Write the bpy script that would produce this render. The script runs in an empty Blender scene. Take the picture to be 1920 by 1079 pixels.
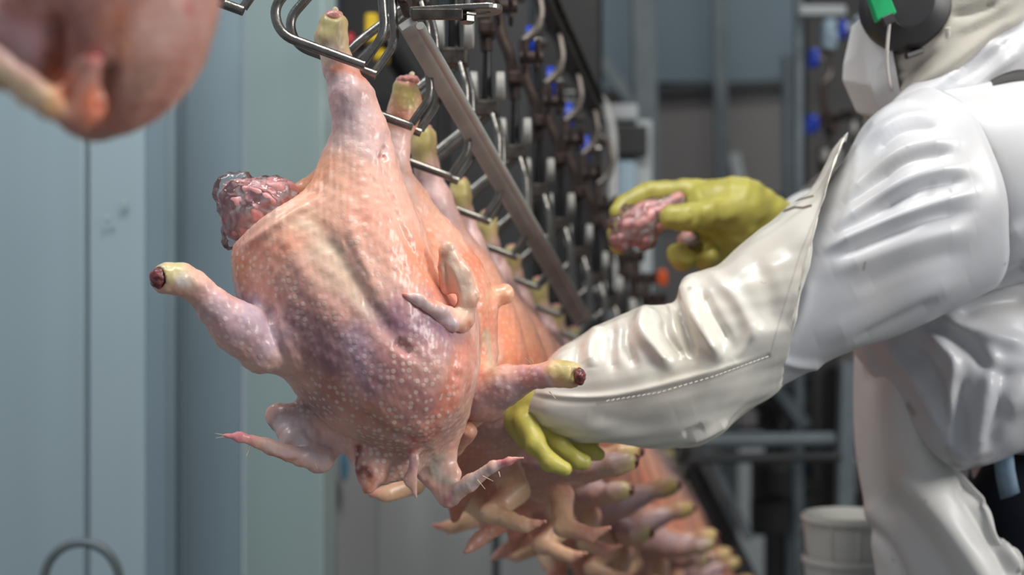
import bpy, bmesh, math, random
import numpy as np
from mathutils import Vector, Matrix

random.seed(7)
rng = np.random.default_rng(7)
C = bpy.context.scene.collection
SC = bpy.context.scene
FPX = 2800.0            # focal length in pixels of the 1920 px wide frame
CAMZ = 1.40             # camera height above the floor


def P(u, v, Z):
    """point seen at image position (u, v) at distance Z in front of the camera"""
    return np.array(((u - 960.0) / FPX * Z, Z, CAMZ + (539.5 - v) / FPX * Z))


def lin(c):
    out = []
    for x in c:
        x = x / 255.0
        out.append(x / 12.92 if x <= 0.04045 else ((x + 0.055) / 1.055) ** 2.4)
    return np.array(out)


# ------------------------------------------------------------------ camera
cam_d = bpy.data.cameras.new('camera')
cam_d.sensor_width = 36.0
cam_d.lens = FPX / 1920.0 * 36.0
cam_d.clip_start = 0.05
cam_d.clip_end = 60
cam_d.dof.use_dof = True
cam_d.dof.focus_distance = 1.37
cam_d.dof.aperture_fstop = 3.5
cam_d.dof.aperture_blades = 9
cam = bpy.data.objects.new('camera', cam_d)
C.objects.link(cam)
cam.location = (0, 0, CAMZ)
cam.rotation_euler = (math.radians(90), 0, 0)
SC.camera = cam

# ------------------------------------------------------------------ light and exposure
SC.view_settings.view_transform = 'Standard'
SC.view_settings.look = 'None'
SC.view_settings.gamma = 1.0
SC.view_settings.use_curve_mapping = False
SC.view_settings.exposure = 0.0

w = bpy.data.worlds.new('world')
SC.world = w
w.use_nodes = True
w.node_tree.nodes['Background'].inputs[0].default_value = (0.80, 0.88, 1.0, 1)
w.node_tree.nodes['Background'].inputs[1].default_value = 0.36


def area(name, loc, target, sx, sy, power, col=(1, 1, 1)):
    l = bpy.data.lights.new(name, 'AREA')
    l.shape = 'RECTANGLE'
    l.size = sx
    l.size_y = sy
    l.energy = power
    l.color = col
    o = bpy.data.objects.new(name, l)
    C.objects.link(o)
    o.location = loc
    d = Vector(target) - Vector(loc)
    o.rotation_euler = d.to_track_quat('-Z', 'Y').to_euler()
    return o


area('unseen_area_light', (0.30, 0.95, 3.6), (0.15, 1.55, 1.4), 0.5, 0.8, 47, (1.0, 0.965, 0.91))
area('unseen_area_light', (-1.2, 1.0, 3.7), (-1.2, 2.8, 1.4), 1.2, 0.5, 42, (0.93, 0.97, 1.0))
area('unseen_area_light', (1.9, 0.45, 2.3), (0.60, 1.7, 1.0), 0.5, 0.9, 36, (1.0, 0.975, 0.94))  # side fill added at right, below ceiling height, to brighten jacket and apron
area('unseen_area_light', (1.2, 4.3, 4.0), (1.2, 5.6, 1.6), 1.6, 0.6, 26, (1.0, 0.97, 0.93))


# ------------------------------------------------------------------ object helpers
ORI = {}


def tag(o, label=None, cat=None, group=None, kind=None):
    if label:
        o['label'] = label
    if cat:
        o['category'] = cat
    if group:
        o['group'] = group
    if kind:
        o['kind'] = kind
    return o


def empty(name, loc, label=None, cat=None, group=None):
    o = bpy.data.objects.new(name, None)
    C.objects.link(o)
    o.location = tuple(float(x) for x in loc)
    o.empty_display_size = 0.05
    ORI[o.name] = np.array(loc, float)
    return tag(o, label, cat, group)


def mk(name, verts, faces, mat, parent=None, smooth=True, col=None, fol=None, origin=None):
    """link one mesh object; verts are given in world space"""
    verts = np.asarray(verts, float)
    if origin is None:
        origin = ORI[parent.name] if parent is not None else np.array(
            ((verts[:, 0].min() + verts[:, 0].max()) / 2, (verts[:, 1].min() + verts[:, 1].max()) / 2, verts[:, 2].min()))
    origin = np.array(origin, float)
    me = bpy.data.meshes.new(name)
    v = verts - origin
    if isinstance(faces, np.ndarray) and faces.ndim == 2:
        nf, k = faces.shape
        me.vertices.add(len(v))
        me.vertices.foreach_set('co', v.astype(np.float32).ravel())
        me.loops.add(nf * k)
        me.loops.foreach_set('vertex_index', faces.astype(np.int32).ravel())
        me.polygons.add(nf)
        me.polygons.foreach_set('loop_start', np.arange(0, nf * k, k, dtype=np.int32))
        me.polygons.foreach_set('loop_total', np.full(nf, k, dtype=np.int32))
        me.update(calc_edges=True)
    else:
        me.from_pydata([tuple(x) for x in v], [], [list(map(int, f)) for f in faces])
        me.update()
    me.validate()
    if smooth:
        me.polygons.foreach_set('use_smooth', np.ones(len(me.polygons), dtype=bool))
    if col is not None:
        a = me.color_attributes.new('Col', 'FLOAT_COLOR', 'POINT')
        cc = np.ones((len(v), 4), np.float32)
        cc[:, :3] = col
        a.data.foreach_set('color', cc.ravel())
    if fol is not None:
        a = me.attributes.new('fol', 'FLOAT', 'POINT')
        a.data.foreach_set('value', np.asarray(fol, np.float32))
    me.materials.append(mat)
    o = bpy.data.objects.new(name, me)
    C.objects.link(o)
    if parent is not None:
        o.parent = parent
        ORI[o.name] = ORI[parent.name]
    else:
        o.location = tuple(origin)
        ORI[o.name] = origin
    return o


class MB:
    """collects boxes and tubes into one mesh"""

    def __init__(s):
        s.v = []
        s.f = []
        s.n = 0

    def add(s, v, f):
        v = np.asarray(v, float)
        s.v.append(v)
        s.f += [[i + s.n for i in q] for q in f]
        s.n += len(v)
        return s

    def hexa(s, corners, cham=0.0):
        """corners: 8 points, bottom loop 0-3, top loop 4-7"""
        bm = bmesh.new()
        vs = [bm.verts.new(tuple(c)) for c in corners]
        for q in ((0, 3, 2, 1), (4, 5, 6, 7), (0, 1, 5, 4), (1, 2, 6, 5), (2, 3, 7, 6), (3, 0, 4, 7)):
            bm.faces.new([vs[i] for i in q])
        if cham > 0:
            bmesh.ops.bevel(bm, geom=list(bm.edges), offset=cham, segments=1, affect='EDGES')
        bmesh.ops.recalc_face_normals(bm, faces=bm.faces)
        bm.verts.index_update()
        s.add([v.co[:] for v in bm.verts], [[v.index for v in f.verts] for f in bm.faces])
        bm.free()
        return s

    def box(s, a, b, cham=0.0):
        x0, y0, z0 = np.minimum(a, b)
        x1, y1, z1 = np.maximum(a, b)
        return s.hexa([(x0, y0, z0), (x1, y0, z0), (x1, y1, z0), (x0, y1, z0),
                       (x0, y0, z1), (x1, y0, z1), (x1, y1, z1), (x0, y1, z1)], cham)

    def bar(s, a, b, w, h, cham=0.0, side=(0, 1, 0)):
        """bar from a to b: w across, h along `side` direction"""
        a = np.array(a, float)
        b = np.array(b, float)
        d = (b - a) / np.linalg.norm(b - a)
        sd = np.array(side, float)
        sd = sd - d * sd.dot(d)
        sd /= np.linalg.norm(sd)
        o = np.cross(d, sd)
        c = []
        for q in (a, b):
            for i, j in ((-1, -1), (1, -1), (1, 1), (-1, 1)):
                c.append(q + o * w / 2 * i + sd * h / 2 * j)
        return s.hexa(c, cham)

    def tube(s, pts, r, seg=10, fillet=0.0, closed=False, cap=True):
        pts = [np.array(p, float) for p in pts]
        if fillet > 0:
            out = [pts[0]]
            for i in range(1, len(pts) - 1):
                p0, p1, p2 = pts[i - 1], pts[i], pts[i + 1]
                l0 = np.linalg.norm(p0 - p1)
                l2 = np.linalg.norm(p2 - p1)
                f = min(fillet, l0 * .48, l2 * .48)
                A = p1 + (p0 - p1) / l0 * f
                B = p1 + (p2 - p1) / l2 * f
                for t in np.linspace(0, 1, 7):
                    out.append((1 - t) ** 2 * A + 2 * t * (1 - t) * p1 + t * t * B)
            out.append(pts[-1])
            pts = out
        pts = np.array(pts)
        n = len(pts)
        tan = np.zeros_like(pts)
        tan[1:-1] = pts[2:] - pts[:-2]
        tan[0] = pts[1] - pts[0]
        tan[-1] = pts[-1] - pts[-2]
        if closed:
            tan[0] = tan[-1] = pts[1] - pts[-2]
        tan /= np.linalg.norm(tan, axis=1)[:, None]
        nrm = np.cross(tan[0], (0, 0, 1.0))
        if np.linalg.norm(nrm) < .1:
            nrm = np.cross(tan[0], (1.0, 0, 0))
        nrm /= np.linalg.norm(nrm)
        rr = np.full(n, r) if np.isscalar(r) else np.interp(np.linspace(0, 1, n), np.linspace(0, 1, len(r)), r)
        V = []
        for i in range(n):
            nrm = nrm - tan[i] * nrm.dot(tan[i])
            nrm /= np.linalg.norm(nrm)
            bn = np.cross(tan[i], nrm)
            for k in range(seg):
                a = 2 * math.pi * k / seg
                V.append(pts[i] + rr[i] * (math.cos(a) * nrm + math.sin(a) * bn))
        F = []
        for i in range(n - 1):
            for k in range(seg):
                k2 = (k + 1) % seg
                F.append([i * seg + k, i * seg + k2, (i + 1) * seg + k2, (i + 1) * seg + k])
        if cap:
            F.append(list(range(seg))[::-1])
            F.append([(n - 1) * seg + k for k in range(seg)])
        return s.add(V, F)

    def lathe(s, c, axis, prof, seg=24):
        """prof: list of (distance along axis, radius)"""
        c = np.array(c, float)
        ax = np.array(axis, float)
        ax /= np.linalg.norm(ax)
        u = np.cross(ax, (0, 0, 1.0))
        if np.linalg.norm(u) < .1:
            u = np.cross(ax, (1.0, 0, 0))
        u /= np.linalg.norm(u)
        w_ = np.cross(ax, u)
        V = []
        for h, r in prof:
            for k in range(seg):
                a = 2 * math.pi * k / seg
                V.append(c + ax * h + r * (math.cos(a) * u + math.sin(a) * w_))
        F = []
        for i in range(len(prof) - 1):
            for k in range(seg):
                k2 = (k + 1) % seg
                F.append([i * seg + k, i * seg + k2, (i + 1) * seg + k2, (i + 1) * seg + k])
        F.append(list(range(seg))[::-1])
        F.append([(len(prof) - 1) * seg + k for k in range(seg)])
        return s.add(V, F)

    def build(s, name, mat, parent=None, smooth=False, origin=None):
        o = mk(name, np.vstack(s.v), s.f, mat, parent, smooth, origin=origin)
        if smooth:
            o.data.set_sharp_from_angle(angle=math.radians(40))
        return o


# ------------------------------------------------------------------ implicit surfaces -> smooth meshes
def snoise(p, s, seed=0):
    """cheap smooth noise, p (n,3) in metres, s feature size in metres, about -1..1"""
    r = np.random.default_rng(seed)
    out = np.zeros(len(p))
    for i in range(7):
        k = r.normal(size=3)
        k *= (2 * math.pi / s) * (0.6 + 0.8 * r.random()) / np.linalg.norm(k)
        out += np.sin(p @ k + r.random() * 6.28)
    return out / 3.0


class Field:
    def __init__(s, lo, hi, h):
        s.h = h
        s.lo = np.array(lo, float)
        s.n = np.ceil((np.array(hi) - s.lo) / h).astype(int) + 1
        s.d = np.full(s.n, 0.2, np.float32)

    def _sub(s, lo, hi, m):
        a = np.clip(((lo - m - s.lo) / s.h).astype(int), 0, s.n - 1)
        b = np.clip(((hi + m - s.lo) / s.h).astype(int) + 2, a + 1, s.n)
        sl = tuple(slice(x, y) for x, y in zip(a, b))
        g = [(s.lo[i] + np.arange(a[i], b[i]) * s.h).astype(np.float32) for i in range(3)]
        return sl, g[0][:, None, None], g[1][None, :, None], g[2][None, None, :]

    def _mix(s, sl, d, k, cut=False):
        o = s.d[sl]
        if cut:
            hh = np.clip(.5 - .5 * (o + d) / k, 0, 1)
            s.d[sl] = o * (1 - hh) - d * hh + k * hh * (1 - hh)
        else:
            hh = np.clip(.5 + .5 * (o - d) / k, 0, 1)
            s.d[sl] = o * (1 - hh) + d * hh - k * hh * (1 - hh)

    def cone(s, a, b, ra, rb, k=.01, fy=1.0, cut=False):
        a = np.array(a, float)
        b = np.array(b, float)
        m = max(ra, rb)
        sl, X, Y, Z = s._sub(np.minimum(a, b) - m, np.maximum(a, b) + m, .03)
        ab = b - a
        # fy squeezes the section along y (depth)
        yy = (Y - a[1]) / fy
        aby = ab[1] / fy
        L = ab[0] ** 2 + aby ** 2 + ab[2] ** 2 + 1e-12
        t = np.clip(((X - a[0]) * ab[0] + yy * aby + (Z - a[2]) * ab[2]) / L, 0, 1)
        d = np.sqrt((X - a[0] - t * ab[0]) ** 2 + (yy - t * aby) ** 2 + (Z - a[2] - t * ab[2]) ** 2) - (ra + (rb - ra) * t)
        s._mix(sl, d * min(1, fy ** .5), k, cut)
        return s

    def chain(s, pts, k=.01, fy=1.0):
        """pts: (u, v, Z, r_px)"""
        q = [(P(u, v, Z), r * Z / FPX) for u, v, Z, r in pts]
        lo = np.min([a - r for a, r in q], axis=0)
        hi = np.max([a + r for a, r in q], axis=0)
        sl, X, Y, Z = s._sub(lo, hi, .03)
        D = None
        for (a, ra), (b, rb) in zip(q[:-1], q[1:]):
            ab = b - a
            yy = (Y - a[1]) / fy
            aby = ab[1] / fy
            L = ab[0] ** 2 + aby ** 2 + ab[2] ** 2 + 1e-12
            t = np.clip(((X - a[0]) * ab[0] + yy * aby + (Z - a[2]) * ab[2]) / L, 0, 1)
            d = (np.sqrt((X - a[0] - t * ab[0]) ** 2 + (yy - t * aby) ** 2 + (Z - a[2] - t * ab[2]) ** 2) - (ra + (rb - ra) * t)) * min(1, fy ** .5)
            if D is None:
                D = d
            else:
                kk = .0035          # keeps joints round without swelling them
                hh = np.clip(.5 + .5 * (D - d) / kk, 0, 1)
                D = D * (1 - hh) + d * hh - kk * hh * (1 - hh)
        s._mix(sl, D, k)
        return s

    def ell(s, c, r, rot=0.0, k=.02, tilt=0.0, cut=False, yaw=0.0):
        """rot turns in the picture plane (deg, clockwise as seen), r = (across, depth, along)"""
        c = np.array(c, float)
        r = np.array(r, float)
        m = r.max()
        sl, X, Y, Z = s._sub(c - m, c + m, .03)
        a = math.radians(rot)
        ca, sa = math.cos(a), math.sin(a)
        cy, sy = math.cos(math.radians(yaw)), math.sin(math.radians(yaw))
        X_ = (X - c[0]) * cy + (Y - c[1]) * sy
        Y_ = -(X - c[0]) * sy + (Y - c[1]) * cy
        x = X_ * ca - (Z - c[2]) * sa
        z = X_ * sa + (Z - c[2]) * ca
        y = Y_ + z * math.tan(math.radians(tilt))
        k0 = np.sqrt((x / r[0]) ** 2 + (y / r[1]) ** 2 + (z / r[2]) ** 2)
        k1 = np.sqrt((x / r[0] ** 2) ** 2 + (y / r[1] ** 2) ** 2 + (z / r[2] ** 2) ** 2) + 1e-9
        s._mix(sl, k0 * (k0 - 1) / k1, k, cut)
        return s

    def mesh(s, smooth_it=2):
        d = s.d
        S = d < 0
        cells, posl, quads = [], [], []
        edges = []
        for ax in range(3):
            sa = [slice(None)] * 3
            sb = [slice(None)] * 3
            sa[ax] = slice(0, -1)
            sb[ax] = slice(1, None)
            idx = np.argwhere(S[tuple(sa)] != S[tuple(sb)])
            b, c = (ax + 1) % 3, (ax + 2) % 3
            idx = idx[(idx[:, b] > 0) & (idx[:, c] > 0)]
            j = idx.copy()
            j[:, ax] += 1
            d0 = d[idx[:, 0], idx[:, 1], idx[:, 2]]
            d1 = d[j[:, 0], j[:, 1], j[:, 2]]
            p = idx.astype(float)
            p[:, ax] += d0 / (d0 - d1)
            ins = d0 < 0
            q = []
            for ob, oc in ((-1, -1), (0, -1), (0, 0), (-1, 0)):
                k = idx.copy()
                k[:, b] += ob
                k[:, c] += oc
                q.append((k[:, 0] * s.n[1] + k[:, 1]) * s.n[2] + k[:, 2])
            q = np.array(q).T
            q[~ins] = q[~ins][:, ::-1]
            edges.append(q)
            posl.append(p)
        Q = np.vstack(edges)
        PP = np.vstack(posl)
        uq, inv = np.unique(Q.ravel(), return_inverse=True)
        inv = inv.reshape(Q.shape)
        V = np.zeros((len(uq), 3))
        cnt = np.bincount(inv.ravel(), minlength=len(uq))
        for a in range(3):
            V[:, a] = np.bincount(inv.ravel(), weights=np.repeat(PP[:, a], 4), minlength=len(uq)) / cnt
        V = V * s.h + s.lo
        for _ in range(smooth_it):
            V = relax(V, inv, .5)
        return V, inv


def relax(V, F, lam):
    n = len(V)
    acc = np.zeros_like(V)
    cnt = np.zeros(n)
    for i in range(F.shape[1]):
        a = F[:, i]
        b = F[:, (i + 1) % F.shape[1]]
        for ax in range(3):
            acc[:, ax] += np.bincount(a, weights=V[b, ax], minlength=n) + np.bincount(b, weights=V[a, ax], minlength=n)
        cnt += np.bincount(a, minlength=n) + np.bincount(b, minlength=n)
    return V + lam * (acc / np.maximum(cnt, 1)[:, None] - V)


def normals(V, F):
    e1 = V[F[:, 2]] - V[F[:, 0]]
    e2 = V[F[:, 3]] - V[F[:, 1]]
    fn = np.cross(e1, e2)
    N = np.zeros_like(V)
    for i in range(4):
        for ax in range(3):
            N[:, ax] += np.bincount(F[:, i], weights=fn[:, ax], minlength=len(V))
    N /= np.linalg.norm(N, axis=1)[:, None] + 1e-12
    return N


def px(V):
    return np.stack((960 + FPX * V[:, 0] / V[:, 1], 539.5 - FPX * (V[:, 2] - CAMZ) / V[:, 1]), 1)


def pdist(q, poly):
    """distance of 2-D points q to a polyline, and position 0..1 along it"""
    best = np.full(len(q), 1e9)
    par = np.zeros(len(q))
    poly = np.array(poly, float)
    if len(poly) == 1:
        return np.linalg.norm(q - poly[0], axis=1), par
    seg = np.linalg.norm(poly[1:] - poly[:-1], axis=1)
    cum = np.concatenate(([0], np.cumsum(seg))) / seg.sum()
    for i in range(len(poly) - 1):
        a, b = poly[i], poly[i + 1]
        ab = b - a
        t = np.clip(((q - a) @ ab) / (ab @ ab), 0, 1)
        d = np.linalg.norm(q - a - t[:, None] * ab, axis=1)
        m = d < best
        best[m] = d[m]
        par[m] = (cum[i] + t * (cum[i + 1] - cum[i]))[m]
    return best, par


def curve(poly, n=6):
    """Catmull-Rom through 2-D points"""
    p = np.array(poly, float)
    if len(p) < 3:
        return p
    q = np.vstack((2 * p[0] - p[1], p, 2 * p[-1] - p[-2]))
    out = []
    for i in range(1, len(q) - 2):
        for t in np.linspace(0, 1, n, endpoint=False):
            out.append(.5 * ((2 * q[i]) + (-q[i - 1] + q[i + 1]) * t + (2 * q[i - 1] - 5 * q[i] + 4 * q[i + 1] - q[i + 2]) * t * t
                             + (-q[i - 1] + 3 * q[i] - 3 * q[i + 1] + q[i + 2]) * t ** 3))
    out.append(p[-1])
    return np.array(out)


def folds(V, F, strokes, front=True, taper=True):
    """push the surface in or out along drawn fold lines; stroke = (polyline px, width px, height m)"""
    N = normals(V, F)
    q = px(V)
    wf = np.clip((-N[:, 1] + .25) / .5, 0, 1) if front else np.ones(len(V))
    off = np.zeros(len(V))
    for st in strokes:
        poly, wd, amp = st[:3]
        d, t = pdist(q, curve(poly))
        e = np.exp(-(d / wd) ** 2)
        if taper and len(poly) > 1:
            e *= np.clip(np.minimum(t, 1 - t) * 5 + .15, 0, 1)
        off += amp * e
    return V + N * (off * wf)[:, None]


def paint(V, base, strokes, wob=10.0, seed=3, N=None):
    """colour patches laid over the base; stroke = (polyline px, width px, sRGB, strength[, 'f' front only])"""
    q = px(V)
    q = q + wob * np.stack((snoise(V, .025, seed), snoise(V, .025, seed + 1)), 1)
    col = np.tile(lin(base), (len(V), 1))
    for st in strokes:
        d, _ = pdist(q, st[0])
        wgt = st[3] * np.exp(-(d / st[1]) ** 2)
        if len(st) > 4 and N is not None:
            wgt = wgt * np.clip(-N[:, 1] * 3 + .6, 0, 1)
        col = col * (1 - wgt[:, None]) + lin(st[2]) * wgt[:, None]
    return col


# ------------------------------------------------------------------ materials
def newmat(name):
    m = bpy.data.materials.new(name)
    m.use_nodes = True
    nt = m.node_tree
    b = nt.nodes['Principled BSDF']
    return m, nt, b


def nn(nt, t, **kw):
    n = nt.nodes.new(t)
    for k, v in kw.items():
        setattr(n, k, v)
    return n


def simple(name, rgb, rough=.5, metal=0.0, var=.12, scale=20, bump=0.0, bscale=120, coat=0.0, rvar=.0, stretch=None):
    m, nt, b = newmat(name)
    tc = nn(nt, 'ShaderNodeTexCoord')
    src = tc.outputs['Object']
    if stretch:
        mp = nn(nt, 'ShaderNodeMapping')
        mp.inputs['Scale'].default_value = stretch
        nt.links.new(src, mp.inputs[0])
        src = mp.outputs[0]
    nz = nn(nt, 'ShaderNodeTexNoise')
    nz.inputs['Scale'].default_value = scale
    nz.inputs['Detail'].default_value = 5
    nt.links.new(src, nz.inputs['Vector'])
    cr = nn(nt, 'ShaderNodeValToRGB')
    c = lin(rgb)
    cr.color_ramp.elements[0].position = .3
    cr.color_ramp.elements[1].position = .7
    cr.color_ramp.elements[0].color = (*(c * (1 - var)), 1)
    cr.color_ramp.elements[1].color = (*np.clip(c * (1 + var), 0, .95), 1)
    nt.links.new(nz.outputs['Fac'], cr.inputs[0])
    nt.links.new(cr.outputs[0], b.inputs['Base Color'])
    b.inputs['Roughness'].default_value = rough
    b.inputs['Metallic'].default_value = metal
    b.inputs['Coat Weight'].default_value = coat
    b.inputs['Coat Roughness'].default_value = .12
    if rvar > 0:
        mr = nn(nt, 'ShaderNodeMapRange')
        mr.inputs['To Min'].default_value = max(.02, rough - rvar)
        mr.inputs['To Max'].default_value = rough + rvar
        nt.links.new(nz.outputs['Fac'], mr.inputs['Value'])
        nt.links.new(mr.outputs[0], b.inputs['Roughness'])
    if bump > 0:
        n2 = nn(nt, 'ShaderNodeTexNoise')
        n2.inputs['Scale'].default_value = bscale
        n2.inputs['Detail'].default_value = 4
        nt.links.new(src, n2.inputs['Vector'])
        bp = nn(nt, 'ShaderNodeBump')
        bp.inputs['Strength'].default_value = bump
        bp.inputs['Distance'].default_value = .002
        nt.links.new(n2.outputs['Fac'], bp.inputs['Height'])
        nt.links.new(bp.outputs[0], b.inputs['Normal'])
    return m


def skin_mat(name, fscale=150.0, spot=.62):
    m, nt, b = newmat(name)
    L = nt.links.new
    at = nn(nt, 'ShaderNodeAttribute', attribute_name='Col')
    fo = nn(nt, 'ShaderNodeAttribute', attribute_name='fol')
    tc = nn(nt, 'ShaderNodeTexCoord')
    vo = nn(nt, 'ShaderNodeTexVoronoi')
    vo.inputs['Scale'].default_value = fscale
    vo.inputs['Randomness'].default_value = .55
    L(tc.outputs['Object'], vo.inputs['Vector'])
    mr = nn(nt, 'ShaderNodeMapRange')
    mr.interpolation_type = 'SMOOTHSTEP'
    mr.inputs['From Min'].default_value = .46
    mr.inputs['From Max'].default_value = .20
    L(vo.outputs['Distance'], mr.inputs['Value'])
    mu = nn(nt, 'ShaderNodeMath', operation='MULTIPLY')
    L(mr.outputs[0], mu.inputs[0])
    L(fo.outputs['Fac'], mu.inputs[1])
    # mottling
    nz = nn(nt, 'ShaderNodeTexNoise')
    nz.inputs['Scale'].default_value = 38
    nz.inputs['Detail'].default_value = 7
    nz.inputs['Roughness'].default_value = .65
    L(tc.outputs['Object'], nz.inputs['Vector'])
    m1 = nn(nt, 'ShaderNodeMix', data_type='RGBA', blend_type='OVERLAY')
    m1.inputs['Factor'].default_value = .45
    L(at.outputs['Color'], m1.inputs['A'])
    cr = nn(nt, 'ShaderNodeValToRGB')
    cr.color_ramp.elements[0].position = .33
    cr.color_ramp.elements[1].position = .68
    cr.color_ramp.elements[0].color = (.54, .40, .38, 1)
    cr.color_ramp.elements[1].color = (.64, .63, .62, 1)
    L(nz.outputs['Fac'], cr.inputs[0])
    L(cr.outputs[0], m1.inputs['B'])
    m2 = nn(nt, 'ShaderNodeMix', data_type='RGBA')
    ms = nn(nt, 'ShaderNodeMath', operation='MULTIPLY')
    ms.inputs[1].default_value = spot
    L(mu.outputs[0], ms.inputs[0])
    L(ms.outputs[0], m2.inputs['Factor'])
    L(m1.outputs['Result'], m2.inputs['A'])
    m2.inputs['B'].default_value = (.80, .66, .58, 1)
    L(m2.outputs['Result'], b.inputs['Base Color'])
    # relief: follicles and wrinkled skin
    ad = nn(nt, 'ShaderNodeMath', operation='MULTIPLY_ADD')
    L(nz.outputs['Fac'], ad.inputs[0])
    ad.inputs[1].default_value = .5
    mh = nn(nt, 'ShaderNodeMath', operation='MULTIPLY')
    mh.inputs[1].default_value = .38
    L(mu.outputs[0], mh.inputs[0])
    L(mh.outputs[0], ad.inputs[2])
    n3 = nn(nt, 'ShaderNodeTexNoise')
    n3.inputs['Scale'].default_value = 260
    n3.inputs['Detail'].default_value = 3
    L(tc.outputs['Object'], n3.inputs['Vector'])
    a2 = nn(nt, 'ShaderNodeMath', operation='MULTIPLY_ADD')
    L(n3.outputs['Fac'], a2.inputs[0])
    a2.inputs[1].default_value = .35
    L(ad.outputs[0], a2.inputs[2])
    bp = nn(nt, 'ShaderNodeBump')
    bp.inputs['Strength'].default_value = .5
    bp.inputs['Distance'].default_value = .0016
    L(a2.outputs[0], bp.inputs['Height'])
    L(bp.outputs[0], b.inputs['Normal'])
    b.inputs['Roughness'].default_value = .42
    b.inputs['Subsurface Weight'].default_value = .22
    b.inputs['Subsurface Radius'].default_value = (1.0, .35, .2)
    b.inputs['Subsurface Scale'].default_value = .006
    b.inputs['Coat Weight'].default_value = .35
    b.inputs['Coat Roughness'].default_value = .22
    return m


M = {}
M['skin'] = skin_mat('chicken_skin')
M['cutmeat'] = simple('cut_bone_and_meat', (226, 158, 146), .35, var=.25, scale=160, bump=.6, bscale=300, coat=.4)
M['darkmeat'] = simple('dark_cut_meat', (112, 52, 52), .35, var=.5, scale=200, bump=.7, bscale=300, coat=.4)
M['quill'] = simple('quill', (220, 205, 170), .5)
M['steel'] = simple('brushed_steel', (132, 129, 124), .33, 1.0, var=.25, scale=60, bump=.15, bscale=300, rvar=.12)
M['steel_dark'] = simple('greasy_steel', (92, 86, 80), .38, .9, var=.4, scale=60, bump=.2, bscale=250, rvar=.15)
M['rust'] = simple('rust_stained_iron', (58, 46, 41), .55, .5, var=.5, scale=70, bump=.3)
M['blackiron'] = simple('black_greasy_iron', (24, 23, 23), .42, .2, var=.4, scale=50, bump=.2)
M['wheel'] = simple('worn_white_nylon', (168, 166, 160), .5, var=.15, scale=50)
M['blue'] = simple('blue_plastic', (24, 60, 175), .4, var=.15)
M['yellow'] = simple('yellow_paint', (200, 168, 30), .45, var=.12)
M['red'] = simple('red_plastic', (165, 22, 30), .35)
M['orange'] = simple('orange_plastic', (225, 95, 35), .45)
M['wall'] = simple('grey_blue_wall_panel', (150, 168, 174), .45, var=.06, scale=1.6, bump=.05, bscale=40, stretch=(4, 4, .35), coat=.15)
M['walldark'] = simple('shaded_blue_panel', (112, 130, 139), .45, var=.08, scale=1.6, stretch=(4, 4, .35))  # shade of the turned-away wall facets put into the panel colour
M['walllight'] = simple('pale_green_panel', (148, 165, 163), .45, var=.05, scale=1.6, stretch=(4, 4, .35))
M['lowgrey'] = simple('pale_grey_sheet', (166, 171, 172), .45, var=.07, scale=2.2, stretch=(3, 3, .5))
M['seam'] = simple('dark_sealant', (58, 62, 64), .6)
M['galv'] = simple('galvanised_steel', (98, 108, 112), .5, .35, var=.15, scale=14)
M['backwall'] = simple('grey_back_panel', (112, 109, 108), .6, var=.07, scale=1.2)
M['backblue'] = simple('blue_grey_back_panel', (96, 114, 124), .55, var=.08, scale=1.5)
M['housing'] = simple('dark_housing', (50, 51, 53), .5, .2, var=.18, scale=5)
M['concrete'] = simple('wet_concrete', (105, 105, 103), .35, var=.15, scale=3)
M['pipe'] = simple('stainless_pipe', (158, 158, 155), .42, .1, var=.15)
M['bucket'] = simple('white_plastic_bucket', (205, 205, 198), .4, var=.05, scale=9)
M['paleblue'] = simple('pale_blue_cover', (150, 172, 186), .5, var=.06)
M['glove'] = simple('yellow_rubber_glove', (186, 178, 86), .42, var=.12, scale=28, bump=.25, bscale=160)
M['mask'] = simple('white_mask_fabric', (212, 212, 210), .85, var=.03, scale=12, bump=.1, bscale=600)
M['hood'] = simple('off_white_hood_knit', (178, 174, 163), .9, var=.05, scale=12, bump=.3, bscale=900)
M['elastic'] = simple('white_elastic', (205, 200, 192), .8, bump=.3, bscale=900)
M['earblack'] = simple('matt_black_plastic', (40, 38, 40), .45, var=.06)
M['eargreen'] = simple('green_plastic', (24, 158, 96), .35, var=.05)
M['navy'] = simple('navy_work_trousers', (16, 24, 40), .9, var=.2, scale=60, bump=.3, bscale=700)
M['reflect'] = simple('pale_blue_reflective_tape', (120, 142, 160), .5, .2, var=.2, scale=40)
M['clipblue'] = simple('washed_blue_plastic', (96, 142, 168), .5)
M['boot'] = simple('white_rubber', (205, 205, 200), .4)
M['bodyskin'] = simple('human_skin', (190, 158, 140), .5, var=.06)
M['strap'] = simple('dark_grey_webbing', (62, 60, 60), .8, bump=.3, bscale=900)
M['hair'] = simple('dark_hair', (38, 28, 22), .6, var=.3, scale=90)


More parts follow.
